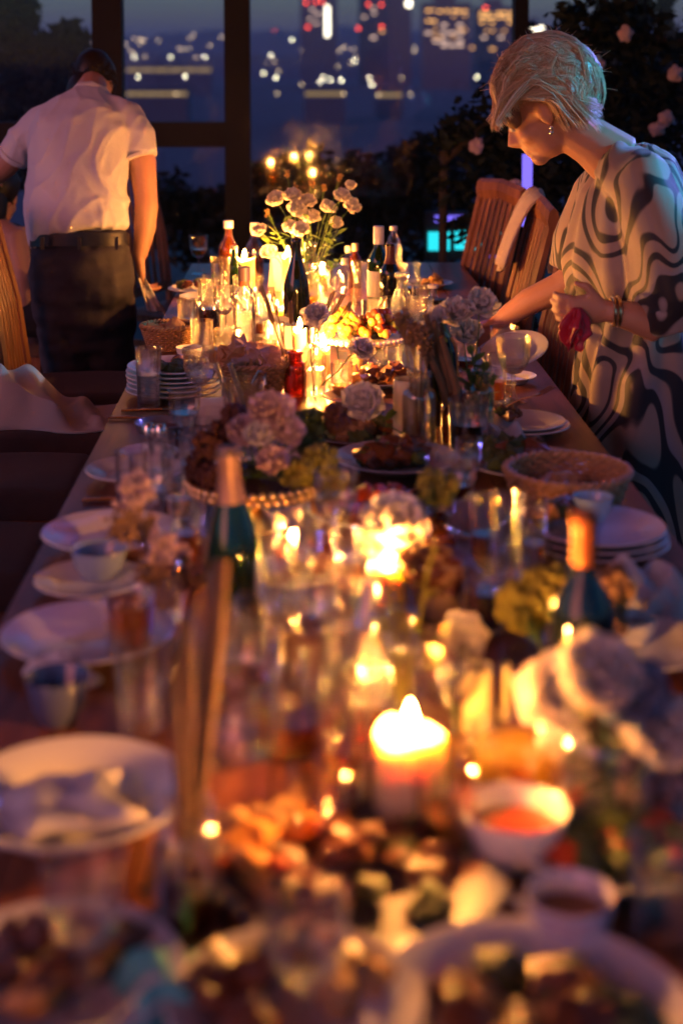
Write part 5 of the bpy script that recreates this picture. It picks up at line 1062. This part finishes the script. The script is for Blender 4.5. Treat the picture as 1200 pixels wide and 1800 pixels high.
plate('lilac lit plate behind the round vase at the right edge', 1130, 1150, .10); bowl('brown sauce bowl on the plate behind the round vase', 1115, 1140, .03, .035, z=.01, mat=CERAMIC, fillm=MEAT)
plate('white oval serving dish at the near right', 1080, 1520, .105, deep=.01); pile('salad', 'dark salad with a cherry tomato on the near oval dish', 'food', 1095, 1515, .07, 18, .02, [GREENS, GREENS, TOMATO], seed=73)
bowl('white sauce boat full of red sauce before the honey tumbler', 905, 1510, .055, .055, fillm=TOMATO, name='sauce_boat'); bowl('small dark filled ramekin near the red sauce', 1000, 1660, .042, .05, fillm=MEAT, mat=pbr('lilac_ceramic', (.5, .46, .55), .3, coat=.3), name='ramekin')
cutlery('spoon_knife' if False else 'knife', 'silver knife lying between sauce boat and ramekin', 900, 1585, R(-62), ln=.2); tumbler('water glass at the near right edge', 1165, 1650, .034, .10, .5, WATER)
plate('big white dinner plate at the bottom right', 930, 1840, .142, deep=.012); pile('roast_food', 'dark roast leftovers on the bottom right dinner plate', 'food', 950, 1850, .085, 16, .022, [MEAT, GREENS, MEAT, MEAT], seed=81)
plate('white dinner plate at the near table middle', 520, 1800, .112, deep=.006); pile('roast_food', 'brown leftovers on the near middle plate', 'food', 500, 1780, .07, 10, .022, [MEAT, MEAT, BREAD], seed=82); napkin('teal paper napkin folded between near plates', 292, 1760, .085, .10, .6, .03, mat=pbr('teal_paper', (.12, .45, .46), .8), seed=22)
plate('white dinner plate at the bottom left corner', 95, 1750, .115, deep=.006); pile('roast_food', 'amber leftovers on the bottom left plate', 'food', 110, 1710, .06, 9, .02, [MEAT, MEAT, CHEESE], seed=83)
for (x, y, lab) in ((150, 1790, 'wine glass at the bottom left corner'), (535, 1860, 'wine glass at the bottom middle')): goblet(lab, x, y, .036, .15, .3, WATER)
tumbler('tumbler of dark drink left of the near dark platter', 330, 1640, .034, .09, .5, WINE)
# tall dried reed in the near left vase and airy dried flowers
bottle('clear bottle vase of tall dried reeds at the near left', 330, 1610, .030, .12, 'jar', CLEAR, name='bottle_vase', cat='vase'); vi = T(330, 1610) + Vector((0, 0, .01))
for i, (x, y) in enumerate(((388, 985), (330, 1100), (300, 1150))):
    t = thing('dried_reed', ('thick pale dried reed rising from the near left vase', 'thin dried reed beside the thick pale reed', 'short dried reed left of the thick pale reed')[i], 'dried plant', vi); d = W(x, y, vi.y + .10 - .05 * i) - vi; MB().tube([(0, 0, 0), d * .4, d * .75, d], [.004, (.009, .006, .005)[i], (.011, .006, .005)[i], (.008, .004, .003)[i]], 8).build('stalk', DRIED, t)
bottle('clear bottle vase of airy dried flowers left of the foil necked bottle', 285, 1090, .034, .12, 'jar', CLEAR, name='bottle_vase', cat='vase'); vj = T(285, 1090) + Vector((0, 0, .01))
for i, (x, y) in enumerate(((230, 880), (250, 930), (285, 960), (215, 925), (310, 985), (265, 1000), (240, 860), (335, 1010))): puff(('brown' if i % 2 else 'pale pink') + ' airy dried spray in the vase left of the foil necked bottle', vj, x, y, vj.y + RF.uniform(-.06, .08), (.026, .03), 60, .0048, DRIED if i % 2 else PETAL_P, 'dried_spray', 'dried plant', group='airy dried sprays left of the foil bottle', spike=True, seed=15)
print('objects', len(bpy.data.objects), 'tris', sum(len(o.data.polygons) * 2 for o in bpy.data.objects if o.type == 'MESH'))
